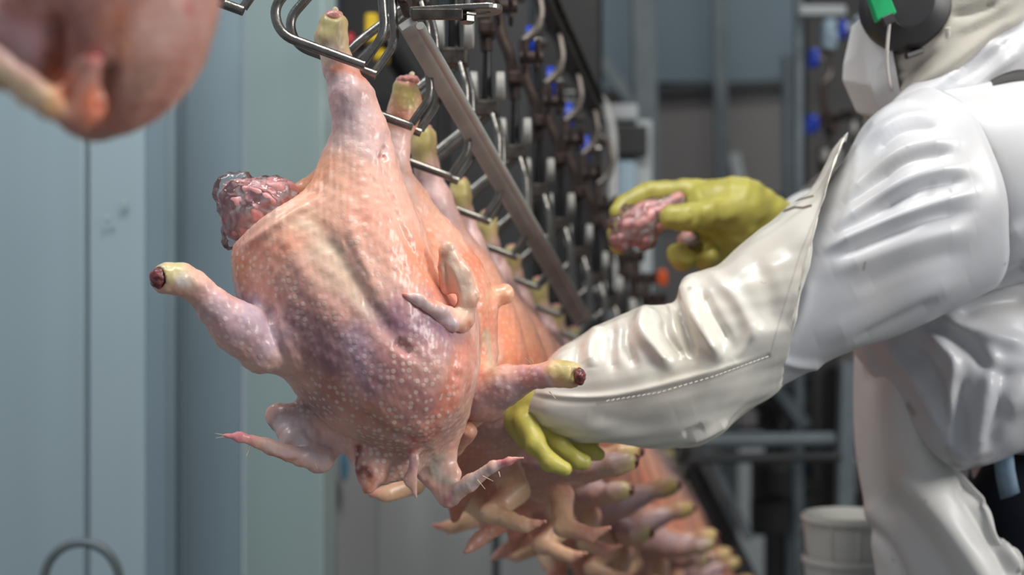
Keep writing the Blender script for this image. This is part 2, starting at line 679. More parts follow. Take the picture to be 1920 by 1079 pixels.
def cloth_mat(name, rgb, rough, coat, dirt=.0, bump=.25, bscale=55):
    m, nt, b = newmat(name)
    L = nt.links.new
    tc = nn(nt, 'ShaderNodeTexCoord')
    c = lin(rgb)
    nz = nn(nt, 'ShaderNodeTexNoise')
    nz.inputs['Scale'].default_value = 9
    nz.inputs['Detail'].default_value = 6
    L(tc.outputs['Object'], nz.inputs['Vector'])
    cr = nn(nt, 'ShaderNodeValToRGB')
    cr.color_ramp.elements[0].position = .32
    cr.color_ramp.elements[0].color = (*(c * np.array((.93, .91, .86))), 1)
    cr.color_ramp.elements[1].position = .55
    cr.color_ramp.elements[1].color = (*c, 1)
    L(nz.outputs['Fac'], cr.inputs[0])
    # small dirt specks
    n2 = nn(nt, 'ShaderNodeTexNoise')
    n2.inputs['Scale'].default_value = 48
    n2.inputs['Detail'].default_value = 2
    L(tc.outputs['Object'], n2.inputs['Vector'])
    mr = nn(nt, 'ShaderNodeMapRange')
    mr.inputs['From Min'].default_value = .74
    mr.inputs['From Max'].default_value = .80
    mr.inputs['To Max'].default_value = .45
    L(n2.outputs['Fac'], mr.inputs['Value'])
    at = nn(nt, 'ShaderNodeAttribute', attribute_name='fol')
    ad = nn(nt, 'ShaderNodeMath', operation='ADD', use_clamp=True)
    L(mr.outputs[0], ad.inputs[0])
    L(at.outputs['Fac'], ad.inputs[1])
    mx = nn(nt, 'ShaderNodeMix', data_type='RGBA')
    L(ad.outputs[0], mx.inputs['Factor'])
    L(cr.outputs[0], mx.inputs['A'])
    mx.inputs['B'].default_value = (*lin((112, 98, 82)), 1)
    L(mx.outputs['Result'], b.inputs['Base Color'])
    b.inputs['Roughness'].default_value = rough
    b.inputs['Coat Weight'].default_value = coat
    b.inputs['Coat Roughness'].default_value = .2
    n3 = nn(nt, 'ShaderNodeTexNoise')
    n3.inputs['Scale'].default_value = bscale
    n3.inputs['Detail'].default_value = 3
    L(tc.outputs['Object'], n3.inputs['Vector'])
    bp = nn(nt, 'ShaderNodeBump')
    bp.inputs['Strength'].default_value = bump
    bp.inputs['Distance'].default_value = .003
    L(n3.outputs['Fac'], bp.inputs['Height'])
    L(bp.outputs[0], b.inputs['Normal'])
    return m


M['coat'] = cloth_mat('white_coated_jacket', (195, 196, 200), .42, .12, bump=.12, bscale=22)
M['cover'] = cloth_mat('shiny_cream_sleeve_cover', (222, 219, 209), .30, .35, bump=.2, bscale=30)
M['apron'] = cloth_mat('white_rubber_apron', (212, 211, 207), .45, .1, bump=.1, bscale=14)


def film_mat():
    m, nt, b = newmat('clear_plastic_film')
    L = nt.links.new
    tr = nn(nt, 'ShaderNodeBsdfTransparent')
    gl = nn(nt, 'ShaderNodeBsdfGlossy')
    gl.inputs['Roughness'].default_value = .12
    di = nn(nt, 'ShaderNodeBsdfDiffuse')
    di.inputs['Color'].default_value = (.80, .82, .84, 1)
    tc = nn(nt, 'ShaderNodeTexCoord')
    nz = nn(nt, 'ShaderNodeTexNoise')
    nz.inputs['Scale'].default_value = 34
    nz.inputs['Detail'].default_value = 3
    nz.inputs['Distortion'].default_value = 1.2
    L(tc.outputs['Object'], nz.inputs['Vector'])
    bp = nn(nt, 'ShaderNodeBump')
    bp.inputs['Strength'].default_value = .6
    bp.inputs['Distance'].default_value = .003
    L(nz.outputs['Fac'], bp.inputs['Height'])
    L(bp.outputs[0], gl.inputs['Normal'])
    fr = nn(nt, 'ShaderNodeFresnel')
    fr.inputs['IOR'].default_value = 1.45
    L(bp.outputs[0], fr.inputs['Normal'])
    m1 = nn(nt, 'ShaderNodeMixShader')
    mr = nn(nt, 'ShaderNodeMapRange')
    mr.inputs['From Min'].default_value = .45
    mr.inputs['From Max'].default_value = .75
    mr.inputs['To Min'].default_value = .04
    mr.inputs['To Max'].default_value = .5
    L(nz.outputs['Fac'], mr.inputs['Value'])
    L(mr.outputs[0], m1.inputs[0])
    L(tr.outputs[0], m1.inputs[1])
    L(di.outputs[0], m1.inputs[2])
    m2 = nn(nt, 'ShaderNodeMixShader')
    L(fr.outputs[0], m2.inputs[0])
    L(m1.outputs[0], m2.inputs[1])
    L(gl.outputs[0], m2.inputs[2])
    L(m2.outputs[0], nt.nodes['Material Output'].inputs['Surface'])
    nt.nodes.remove(b)
    return m


M['film'] = film_mat()
M['giblet'] = simple('pink_giblets', (214, 150, 148), .42, var=.35, scale=38, bump=.15, bscale=40, coat=.25, stretch=(1, 1, .5))


# ------------------------------------------------------------------ the room
def wall_facet(name, u0, Z0, u1, Z1, mat, z0=0.0, z1=4.2, th=.04):
    a, b = P(u0, 540, Z0), P(u1, 540, Z1)
    m = MB()
    d = (b - a) / np.linalg.norm(b - a)
    n = np.array((-d[1], d[0], 0)) * th
    c = []
    for z in (z0, z1):
        for q in (a, b, b + n, a + n):
            c.append((q[0], q[1], z))
    m.hexa(c, .003)
    return m, name, mat


def struct(mb, name, mat, parent=None):
    o = mb.build(name, mat, parent)
    if parent is None:
        o['kind'] = 'structure'
    return o


fl = MB().box((-3.2, -1.5, -.05), (4.2, 7.2, 0))
struct(fl, 'floor', M['concrete'])
ce = MB().box((-3.2, -1.5, 4.2), (4.2, 7.2, 4.25))
struct(ce, 'ceiling', M['backwall'])

wl = empty('wall_left', P(160, 540, 2.78) * (1, 1, 0))
wl['kind'] = 'structure'
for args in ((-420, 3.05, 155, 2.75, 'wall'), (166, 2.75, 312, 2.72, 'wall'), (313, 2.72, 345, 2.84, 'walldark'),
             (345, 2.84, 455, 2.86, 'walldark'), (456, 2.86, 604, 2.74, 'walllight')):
    m_, _, _ = wall_facet('panel', *args[:4], None)
    m_.build('panel', M[args[4]], wl)
m_, _, _ = wall_facet('seam', 154, 2.765, 167, 2.765, None)
m_.build('seam', M['seam'], wl)
m_, _, _ = wall_facet('corner_post', 604, 2.78, 632, 2.9, None)
m_.build('corner_post', M['galv'], wl)
bx = MB()
for (u, v, r) in ((201, 411, 9), (232, 382, 8), (231, 392, 5)):
    bx.lathe(P(u, v, 2.725), (0, -1, 0), ((0, r * .0007), (.002, r * .0006), (.003, r * .0003)), 12)
bx.build('rivet', M['walllight'], wl)

ws = empty('wall_middle', P(800, 540, 3.3) * (1, 1, 0))
ws['kind'] = 'structure'
for (a, za, b, zb, mt) in ((632, 3.05, 708, 3.15, 'lowgrey'), (709, 3.15, 925, 3.3, 'lowgrey'), (941, 3.3, 1040, 3.35, 'lowgrey')
                           ):
    m_, _, _ = wall_facet('panel', a, za, b, zb, None, 0, 1.30)
    m_.build('panel', M[mt], ws)
m_, _, _ = wall_facet('seam', 922, 3.32, 944, 3.32, None, 0, 1.30)
m_.build('seam', M['seam'], ws)

wb = empty('wall_back', P(1300, 540, 6) * (1, 1, 0))
wb['kind'] = 'structure'
Zb = 6.0
for (u0, v0, u1, v1, mt) in ((560, -420, 1205, 175, 'backblue'), (1212, -420, 1560, 160, 'backblue'), (1567, -420, 2700, 150, 'backblue'),
                             (560, 185, 1205, 392, 'backwall'), (1212, 170, 1600, 380, 'backwall'), (1607, 165, 2700, 380, 'backwall'),
                             (560, 408, 1205, 800, 'backwall'), (1212, 398, 1380, 800, 'backwall'), (1386, 398, 2700, 800, 'backwall'),
                             (560, 812, 1375, 1205, 'backwall'), (1383, 812, 1500, 1205, 'lowgrey'), (1507, 812, 2700, 1205, 'backwall')):
    a, b = P(u0, v0, Zb), P(u1, v1, Zb + .05)
    MB().box(a, b, .006).build('panel', M[mt], wb)
MB().box(P(500, -560, Zb + .06), P(2760, 1205, Zb + .12)).build('backing', M['housing'], wb)


# ------------------------------------------------------------------ galvanised frame in the background
def stick(name, pts, r, mat, label, cat, group=None, fillet=.0, box=None):
    m = MB()
    q = [P(*p) for p in pts]
    if box:
        for a, b in zip(q[:-1], q[1:]):
            m.bar(a, b, box[0], box[1], .002)
        o = m.build(name, M[mat])
    else:
        m.tube(q, r, 12, fillet)
        o = m.build(name, M[mat], smooth=True)
    return tag(o, label, cat, group)


stick('steel_column', [(1196, -420, 4.9), (1232, 1160, 4.9)], 0, 'galv', 'wide galvanised column behind the yellow gloved hand', 'column', box=(.075, .06))
stick('steel_post', [(1338, -420, 5.2), (1372, 1160, 5.2)], 0, 'galv', 'slim galvanised post in front of the grey back wall panels', 'post', box=(.045, .045))
stick('upright_pipe', [(1478, 105, 4.6), (1488, 1250, 4.6)], .022, 'galv', 'pale upright pipe just left of the background conveyor', 'pipe')
stick('diagonal_brace', [(1100, 72, 4.9), (1222, 245, 4.9)], 0, 'galv', 'diagonal grey brace leaning against the wide column', 'brace', box=(.04, .03))
stick('small_upright', [(1376, 288, 5.97), (1388, 352, 5.97)], 0, 'lowgrey', 'short pale upright bar on the grey back wall', 'bar', box=(.045, .03))
stick('cross_rail', [(1000, 186, 5.97), (1600, 150, 5.97)], 0, 'housing', 'dark horizontal rail under the blue grey wall band', 'rail', box=(.035, .05))
stick('cross_rail', [(1000, 408, 5.97), (1600, 368, 5.97)], 0, 'housing', 'dark horizontal rail halfway up the grey back wall', 'rail', box=(.05, .05))
stick('cross_pipe', [(1300, 828, 3.4), (1560, 824, 3.5)], .017, 'galv', 'horizontal grey pipe below the cream sleeve', 'pipe')
stick('cross_pipe', [(1290, 862, 3.4), (1575, 856, 3.5)], .012, 'housing', 'dark horizontal pipe under the grey pipe below the sleeve', 'pipe')
for (u0, v0, u1, v1, Z, wd, mt, lb) in (
        (1255, 800, 1420, 1120, 3.7, .045, 'housing', 'dark diagonal beam running down behind the far birds'),
        (1310, 820, 1405, 1010, 3.6, .02, 'galv', 'thin grey strut beside the dark diagonal beam'),
        (1545, 640, 1560, 1250, 3.9, .07, 'blackiron', 'black machine leg left of the white apron'),
        (1590, 680, 1575, 1250, 3.8, .04, 'galv', 'grey upright touching the edge of the white apron'),
        (1430, 700, 1512, 800, 4.2, .03, 'galv', 'slanting grey bar between the sleeve and apron')):
    stick('machine_beam', [(u0, v0, Z), (u1, v1, Z)], 0, mt, lb, 'beam', box=(wd, .05))
mb = MB()
for i in range(26):
    u = 1400 + 200 * random.random()
    v = 700 + 340 * random.random()
    a = P(u, v, 4.3 + .2 * random.random())
    mb.box(a, a + np.array((.03 + .09 * random.random(), .05, .02 + .11 * random.random())), .004)
mb.box(P(1440, 700, 4.62), P(1640, 1110, 4.7), .01)
o = mb.build('machine_block', M['blackiron'])
tag(o, 'dark cluttered machine body left of the white apron', 'machine')

# bent stainless guard rail with its foot plate
gr = empty('guard_rail', P(1145, 540, 3.0), 'bent stainless pipe guard rail between chain line and gloved hand', 'rail')
MB().tube([P(1062, 185, 2.9), P(1132, 186, 3.0), P(1148, 240, 3.0), P(1152, 540, 3.0)], .011, 14, .05).build('pipe', M['pipe'], gr, True)
MB().box(P(1098, 530, 2.96), P(1192, 546, 3.04), .003).build('foot_plate', M['pipe'], gr)
MB().box(P(1058, 170, 2.86), P(1112, 186, 2.96), .003).build('clamp', M['pipe'], gr)
MB().box(P(1140, 546, 2.98), P(1156, 1306, 3.02), .003).build('post', M['galv'], gr)
cbx = empty('control_box', P(1175, 420, 3.7), 'black control box with a pale blue lower cover behind guard rail', 'box')
MB().box(P(1150, 235, 3.68), P(1206, 300, 3.8), .004).build('box_body', M['blackiron'], cbx)
MB().box(P(1158, 302, 3.69), P(1186, 440, 3.8), .004).build('cover', M['paleblue'], cbx)
MB().box(P(1190, 225, 3.72), P(1218, 600, 3.8), .004).build('side_frame', M['lowgrey'], cbx)
MB().box(P(1096, 195, 3.70), P(1190, 233, 3.8), .004).build('top_frame', M['lowgrey'], cbx)
ot = MB().lathe(P(1241, 520, 3.8), (0, 0, 1), ((-.02, .010), (-.015, .014), (.012, .014), (.02, .006)), 14).build('orange_cap', M['orange'], smooth=True)
tag(ot, 'small orange cap below the yellow gloved hand', 'cap')

# dark machine housing behind the chain
hs = empty('machine_housing', P(880, 540, 3.5) * (1, 1, 0), 'dark grey machine housing behind the hanging chain line', 'machine')
MB().box(P(634, -700, 3.55), P(830, 565, 3.6), .01).build('panel', M['housing'], hs)
MB().box(P(834, -700, 3.55), P(1000, 565, 3.6), .01).build('panel', M['housing'], hs)
MB().box(P(1004, -700, 3.55), P(1128, 640, 3.6), .01).build('panel', M['blackiron'], hs)
MB().box(P(634, 568, 3.5), P(1128, 640, 3.62), .01).build('beam', M['blackiron'], hs)

# emergency stop with its yellow bracket
es = empty('emergency_stop', P(700, 70, 2.6), 'yellow switch box with a red button behind the front shackle', 'switch')
MB().box(P(684, 24, 2.58), P(716, 92, 2.66), .004).build('box_body', M['yellow'], es)
MB().box(P(700, 92, 2.60), P(730, 122, 2.66), .004).build('bracket', M['yellow'], es)
MB().lathe(P(684, 80, 2.62), (-1, 0, 0), ((0, .014), (.016, .014)), 18).build('collar', M['blackiron'], es, True)
MB().lathe(P(668, 80, 2.62), (-1, 0, 0), ((0, .010), (.006, .018), (.012, .017), (.016, .010)), 18).build('button', M['red'], es, True)
MB().bar(P(708, 60, 2.64), P(708, 60, 2.64) + np.array((.02, .93, 0)), .03, .03, .002, side=(0, 0, 1)).build('support_arm', M['blackiron'], es)
MB().box(P(728, 40, 2.72), P(740, 96, 2.76), .003).build('plate', M['lowgrey'], es)

# hoop rail in front of the left wall
hr = MB().tube([P(82, 1330, 2.45), P(82, 1130, 2.45)] + [P(153 - 71 * math.cos(a), 1092 - 74 * math.sin(a), 2.45) for a in np.linspace(0, math.pi, 19)]
               + [P(224, 1130, 2.45), P(224, 1330, 2.45)], .0075, 14)
tag(hr.build('hoop_handle', M['galv'], smooth=True), 'round topped grey steel hoop in front of left wall seam', 'handle')
bm_ = MB().lathe(P(646, 890, 3.0), (0, -1, 0), ((0, .016), (.004, .015), (.006, .008)), 16)
o = bm_.build('blue_clip', M['clipblue'], smooth=True)
o.scale = (.6, 1, 2.2)
tag(o, 'small blue clip on grey sheet under the front bird', 'clip')

# ------------------------------------------------------------------ shackle line
F1 = np.array((-.1665, 1.40, CAMZ + .2498))        # hock of the first bird
STEP = np.array((.0343, .14, -.0406))
NB = 20


def foot(k):
    return F1 + STEP * (k - 1)


def make_shackle(origin, label, group, full=True):
    r = empty('shackle', origin, label, 'shackle', group)
    o = np.array(origin, float)

    def L(x, y, z):
        return o + np.array((x, y, z))
    wr = .0042
    for i, (dx, dy) in enumerate(((0, -.034), (.005, .026))):
        m = MB()
        m.tube([L(.037 + dx, dy * .5, .092), L(.047 + dx, dy, .055), L(.0475 + dx, dy, .015), L(.0505 + dx, dy, -.016), L(.031 + dx, dy, -.044)],
               wr, 10, .012)
        m.build('upright_wire', M['steel'], r, True)
        m = MB()
        m.tube([L(.032 + dx, dy - .004, -.0475), L(-.044 + dx, dy - .004, -.0195), L(-.0525 + dx, dy, .006), L(-.026 + dx, dy, .036), L(.028 + dx, dy * .5, .082)],
               wr * 1.1, 10, .014)
        m.build('loop_wire', M['steel'], r, True)
    MB().box(L(.018, -.026, .078), L(.048, .026, .098), .003).build('yoke', M['steel_dark'], r)
    for s in (-1, 1):
        m = MB()
        m.lathe(L(.033 + s * .0165, 0, .118), (s, 0, 0), ((-.0055, .013), (-.0045, .0175), (.0045, .0175), (.0055, .013)), 20)
        m.build('guide_roller', M['wheel'], r, True)
    MB().tube([L(.033, 0, .095), L(.033, 0, .16)], (.007, .009, .009, .006, .005), 10).build('stem', M['blackiron'], r, True)
    m = MB()
    m.bar(L(.033, -.03, .185), L(.033, .03, .185), .02, .016, .003, side=(0, 0, 1))
    m.tube([L(.033, 0, .16), L(.028, 0, .215), L(.012, 0, .25), L(.012, 0, .30)], .008, 10, .02)
    m.build('hanger', M['rust'], r)
    m = MB()
    for s in (-1, 1):
        m.bar(L(.046, s * .052 - .03, .215), L(.046, s * .052 + .03, .215), .006, .022, .002, side=(0, 0, 1))
        m.bar(L(.062, s * .052 - .03, .215), L(.062, s * .052 + .03, .215), .006, .022, .002, side=(0, 0, 1))
    m.lathe(L(.040, 0, .215), (1, 0, 0), ((0, .008), (.03, .008)), 12)
    m.build('chain_link', M['rust'], r)
    m = MB()
    m.tube([L(.012, 0, .30), L(.03, 0, .315), L(.036, 0, .34), L(.030, 0, .375), L(.012, 0, .385)], .007, 8, .01)
    m.build('wheel_bracket', M['steel_dark'], r, True)
    MB().lathe(L(-.012, 0, .362), (1, 0, 0), ((-.007, .014), (-.006, .025), (.006, .025), (.007, .014)), 20).build('blue_wheel', M['blue'], r, True)
    MB().lathe(L(.0, 0, .362), (1, 0, 0), ((-.005, .008), (.014, .008)), 10).build('axle', M['steel'], r, True)
    return r


def copy_tree(src, loc, rz=0.0, label=None, group=None, scale=None, skip=()):
    r = src.copy()
    C.objects.link(r)
    r.location = tuple(loc)
    r.rotation_euler = (0, 0, rz)
    if scale:
        r.scale = (scale,) * 3
    if label:
        r['label'] = label
    if group:
        r['group'] = group
    for ch in list(src.children):
        if ch.name.split('.')[0] in skip:
            continue
        c = ch.copy()
        C.objects.link(c)
        c.parent = r
        for g in ch.children:
            d = g.copy()
            C.objects.link(d)
            d.parent = c
    return r


ORD = ['', 'first', 'second', 'third', 'fourth', 'fifth', 'sixth', 'seventh', 'eighth', 'ninth', 'tenth', 'eleventh', 'twelfth']
sh1 = make_shackle(foot(1), 'bent steel wire shackle gripping the sharp front bird by its hock', 'wire shackles along the chain')
for k in range(2, NB + 1):
    if k <= 8:
        lb = 'wire shackle holding the %s bird of the hanging row' % ORD[k]
    else:
        lb = 'small blurred wire shackle far down the hanging row'
    copy_tree(sh1, foot(k), label=lb, skip=('blue_wheel', 'wheel_bracket', 'axle') if k > 10 else ())
s0 = P(435, 12, 1.30) - np.array((.031, 0, -.0475))
copy_tree(sh1, s0, label='shackle tip at top edge between the two nearest birds')

# overhead track rail, spacer bar and lower guide bar run along the row
rowdir = STEP / np.linalg.norm(STEP)
a, b = foot(-2) + (.028, 0, .392), foot(9.4) + (.028, 0, .392)
tr = MB().bar(a, b, .008, .030, .002, side=(0, 0, 1)).bar(a + (0, 0, .018), b + (0, 0, .018), .022, .006, .002, side=(0, 0, 1))
tr.bar(a + (0, 0, -.016), b + (0, 0, -.016), .022, .005, .002, side=(0, 0, 1))
tag(tr.build('track_rail', M['steel_dark']), 'dark overhead track rail carrying the blue wheels', 'rail')

gb = empty('guide_bar', P(770, 60, 1.48), 'long diagonal stainless guide bar crossing in front of shackles', 'bar')
A1, B1 = P(764, 44, 1.415), P(1088, 602, 2.28)
MB().bar(A1, B1, .019, .010, .0015).build('flat_bar', M['pipe'], gb)
A2, B2 = P(788, 48, 1.405), P(1104, 596, 2.25)
MB().tube([A2, B2], .0042, 10).build('edge_rod', M['pipe'], gb, True)
MB().box(P(745, -60, 1.42), P(773, 34, 1.50), .002).build('mounting_block', M['rust'], gb)

br = empty('slotted_bracket', P(850, 20, 1.44), 'flat slotted steel bracket with bolt at top of guide bar', 'bracket')
# plate with a long slot
bm = bmesh.new()
x0, zc = P(770, 0, 1.44)[0], P(0, 18, 1.44)[2]
x1 = P(943, 0, 1.44)[0]


def slot_plate(x0, x1, y0, y1, z0, z1, sx0, sx1, sr):
    """plate lying flat, outline with round end at x1 and a slot hole"""
    yc = (y0 + y1) / 2
    R = (y1 - y0) / 2
    n = 14
    outer = [(x0, y0)] + [(x1 - R + R * math.sin(t), yc - R * math.cos(t)) for t in np.linspace(0, math.pi, n)] + [(x0, y1)]
    inner = [(sx0, yc - sr)] + [(sx1 + sr * math.sin(t), yc - sr * math.cos(t)) for t in np.linspace(0, math.pi, n)] + [(sx0, yc + sr)]
    V = []
    for z in (z0, z1):
        V += [(x, y, z) for x, y in outer] + [(x, y, z) for x, y in inner]
    k = len(outer)
    F = []
    for i in range(k):
        j = (i + 1) % k
        F.append([i, j, k + j, k + i])
        F.append([2 * k + i, 3 * k + i, 3 * k + j, 2 * k + j])
        F.append([i, 2 * k + i, 2 * k + j, j])
        F.append([k + i, k + j, 3 * k + j, 3 * k + i])
    return V, F


tz = P(0, 10, 1.40)[2]
V, F = slot_plate(x0, x1, 1.415, 1.449, tz - .0055, tz, x0 + .052, x1 - .018, .006)
V = [(x, y, z + (x - x0) * .055 + (y - 1.44) * (-.06)) for x, y, z in V]
o = mk('plate', V, F, M['steel'], br, False)
md = o.modifiers.new('bevel', 'BEVEL')
md.width = .001
m = MB()
bc = P(876, 33, 1.43)
m.lathe(bc, (0, 0, 1), ((-.006, .006), (-.004, .0078), (.001, .0078), (.002, .010), (.004, .010)), 6)
m.lathe(bc, (0, 0, 1), ((.0, .0035), (.022, .0035)), 12)
m.build('bolt', M['steel'], br)
MB().box(P(771, 16, 1.411), P(868, 38, 1.415), .001).build('flange', M['steel_dark'], br)

# background conveyor with empty shackles
bgc = empty('background_conveyor', P(1550, 540, 4.3) * (1, 1, 0), 'dark background conveyor frame behind the masked worker', 'conveyor')
MB().box(P(1508, -300, 4.5), P(1690, 560, 4.55), .01).build('backing_panel', M['blackiron'], bgc)
MB().box(P(1492, -60, 4.2), P(1502, 1250, 4.24), .004).build('upright', M['galv'], bgc)
MB().box(P(1500, 10, 4.1), P(1580, 34, 4.15), .004).build('arm', M['lowgrey'], bgc)
MB().box(P(1548, 34, 4.1), P(1562, 96, 4.15), .004).build('drop_link', M['paleblue'], bgc)
MB().bar(P(1560, 75, 4.0), P(1615, 35, 4.0), .022, .03, .004).build('tie_bar', M['paleblue'], bgc)
for i, (u, v, Z) in enumerate(((1588, 330, 3.7), (1534, 380, 3.75), (1530, 500, 3.8), (1572, 560, 3.9),
                               (1565, 900, 3.95), (1540, 1000, 4.0), (1590, 640, 4.05))):
    copy_tree(sh1, P(u, v, Z), .15 * (i % 3), 'blurred empty shackle on background conveyor behind the worker', 'empty background shackles')

# nested white buckets
for (v0, v1, sc_, lb) in ((968, 1150, 1.0, 'upper white plastic bucket of the nested pair beside apron'),
                          (1046, 1250, .985, 'lower white plastic bucket of the nested pair beside apron')):
    c = P(1592, v0, 2.3)
    h = (v1 - v0) / FPX * 2.3
    R = 84 / FPX * 2.3 * sc_
    prof = [(-.004, R * 1.03), (0, R * 1.05), (.006, R * 1.05), (.008, R), (h * .5, R * .93), (h, R * .86), (h, R * .84), (h * .5, R * .90), (.004, R * .96), (-.004, R * .99)]
    m = MB()
    seg = 40
    V, Fq = [], []
    for hh_, r_ in prof:
        for k in range(seg):
            a = 2 * math.pi * k / seg
            V.append(c + np.array((r_ * math.cos(a), r_ * math.sin(a), -hh_)))
    npf = len(prof)
    for i in range(npf - 1):
        for k in range(seg):
            k2 = (k + 1) % seg
            Fq.append([i * seg + k, i * seg + k2, (i + 1) * seg + k2, (i + 1) * seg + k])
    Fq.append([5 * seg + k for k in range(seg)])
    m.add(V, Fq)
    rt = empty('plastic_bucket', c, lb, 'bucket', 'nested white buckets')
    m.build('bucket_body', M['bucket'], rt, True)
    for kk in range(5):
        a = math.radians(200 + 35 * kk)
        pa = c + np.array((R * .985 * math.cos(a), R * .985 * math.sin(a), -.01))
        pb = c + np.array((R * .935 * math.cos(a), R * .935 * math.sin(a), -h * .45))
        MB().bar(pa, pb, .004, .006, .001, side=(math.cos(a), math.sin(a), 0)).build('rib', M['bucket'], rt)
st = MB().box(P(1500, 1252, 2.12), P(1690, 1268, 2.48), .003)
for (uu, zz) in ((1508, 2.14), (1680, 2.14), (1508, 2.46), (1680, 2.46)):
    p = P(uu, 1268, zz)
    st.box((p[0] - .012, p[1] - .012, 0), (p[0] + .012, p[1] + .012, p[2]))
tag(st.build('bucket_stand', M['galv']), 'steel stand carrying the white buckets below the frame', 'stand')


# ------------------------------------------------------------------ birds
def bird_mesh(name, fld, root, pnt, base, strokes, flst, fols, seed=1, jit=.0004, orient=None):
    V, F = fld.mesh(2)
    N = normals(V, F)
    V = V + N * (jit * snoise(V, .016, seed) + jit * .6 * snoise(V, .007, seed + 5))[:, None]
    V = folds(V, F, flst)
    N = normals(V, F)
    col = paint(V, base, pnt, N=N)
    q = px(V)
    fol = np.full(len(V), strokes)
    for poly, wd, s in fols:
        d, _ = pdist(q, poly)
        fol = fol * (1 - np.exp(-(d / wd) ** 2)) + s * np.exp(-(d / wd) ** 2)
    return mk(name, V, F, M['skin'], root, True, col=col, fol=fol)


Z0 = 1.40
# ---- the sharp bird in front
H = .0017
lo = np.minimum(P(250, 960, 1.5), P(250, 960, 1.22)) - .02
hi = np.maximum(P(1010, 0, 1.5), P(1010, 0, 1.22)) + .02
f = Field((lo[0], 1.22, lo[2]), (hi[0] + .0, 1.545, hi[2]), H)
# held leg
f.chain([(625, 46, 1.40, 27), (621, 72, 1.40, 30), (634, 122, 1.40, 25)], .006)
f.chain([(634, 122, 1.40, 25), (660, 185, 1.398, 43), (676, 250, 1.395, 52), (674, 330, 1.395, 62)], .012)
f.chain([(674, 330, 1.395, 60), (690, 430, 1.395, 85)], .03)
# body
f.ell(P(640, 550, 1.41), (.082, .072, .112), -24, .03)
f.ell(P(560, 490, 1.400), (.056, .056, .060), -10, .025)
f.ell(P(478, 520, 1.405), (.016, .045, .045), -6, .015)
f.ell(P(715, 665, 1.405), (.078, .075, .085), -35, .04)
f.ell(P(598, 560, 1.37), (.048, .043, .105), -24, .02)       # breast lobe, left
f.ell(P(722, 600, 1.375), (.046, .045, .105), -22, .03)      # breast lobe, right
f.ell(P(745, 705, 1.385), (.058, .052, .058), -25, .03)
f.ell(P(690, 470, 1.39), (.048, .048, .080), -24, .03)
f.ell(P(800, 700, 1.43), (.045, .055, .10), 14, .03)
f.chain([(600, 360, 1.41, 14), (560, 360, 1.42, 20), (520, 400, 1.42, 24)], .03)
f.chain([(625, 300, 1.41, 8), (590, 345, 1.415, 14), (545, 362, 1.42, 22)], .02)
f.ell(P(484, 345, 1.40), (.062, .075, .047), -30, .006, cut=True)
f.ell(P(430, 400, 1.40), (.020, .060, .030), -30, .006, cut=True)
f.chain([(640, 300, 1.42, 18), (600, 340, 1.435, 20), (560, 368, 1.44, 24)], .012)
# free leg to the left
f.chain([(560, 640, 1.37, 66), (492, 652, 1.35, 48), (445, 615, 1.335, 43)], .02)
f.chain([(445, 615, 1.335, 44), (402, 575, 1.325, 34), (368, 538, 1.32, 25)], .012)
f.chain([(368, 538, 1.32, 25), (338, 524, 1.315, 31), (312, 522, 1.308, 30)], .008)
# left wing
f.chain([(650, 790, 1.42, 34), (590, 775, 1.42, 26), (520, 778, 1.41, 17)], .014, .6)
f.chain([(520, 782, 1.41, 17), (550, 830, 1.395, 22), (598, 862, 1.39, 19)], .010, .6)
f.chain([(640, 800, 1.42, 26), (625, 835, 1.41, 14), (603, 862, 1.39, 15)], .012, .5)
for (ua, va, ub, vb, r) in ((615, 775, 598, 850, 20), (575, 775, 580, 845, 20), (540, 785, 565, 835, 16), (640, 800, 612, 850, 14)):
    f.chain([(ua, va, 1.405, r), (ub, vb, 1.398, r)], .006, .28)
f.chain([(600, 864, 1.39, 18), (560, 855, 1.38, 15), (500, 835, 1.37, 13), (450, 820, 1.36, 9), (420, 817, 1.355, 4)], .007, .7)
f.chain([(585, 872, 1.385, 8), (540, 857, 1.375, 7), (505, 845, 1.37, 5)], .005)
# neck, skin flap
f.chain([(722, 780, 1.41, 80), (722, 838, 1.405, 64), (722, 862, 1.40, 42)], .015, .55)
f.chain([(698, 850, 1.40, 34), (694, 880, 1.39, 27), (690, 914, 1.385, 13)], .010, .8)
f.chain([(680, 830, 1.40, 26), (750, 850, 1.40, 30), (765, 872, 1.40, 20)], .010, .8)
f.chain([(740, 870, 1.40, 22), (700, 890, 1.39, 20)], .010, .6)
f.chain([(755, 840, 1.41, 38), (762, 880, 1.41, 18)], .008, .6)
f.chain([(775, 820, 1.385, 9), (777, 865, 1.375, 8), (770, 900, 1.375, 12), (780, 932, 1.375, 4)], .006, .6)
# right wing
f.chain([(820, 780, 1.43, 48), (826, 845, 1.43, 28)], .02)
f.chain([(810, 850, 1.43, 18), (820, 895, 1.42, 18), (836, 932, 1.41, 14)], .010, .6)
f.chain([(835, 850, 1.43, 14), (850, 890, 1.42, 14), (846, 930, 1.41, 12)], .008, .6)
f.chain([(790, 895, 1.42, 7), (840, 938, 1.41, 9)], .006)
f.chain([(842, 934, 1.41, 16), (880, 907, 1.40, 15), (925, 875, 1.39, 10), (955, 865, 1.385, 7), (980, 859, 1.38, 4)], .006, .7)
f.chain([(862, 922, 1.41, 7), (905, 895, 1.40, 6)], .004)
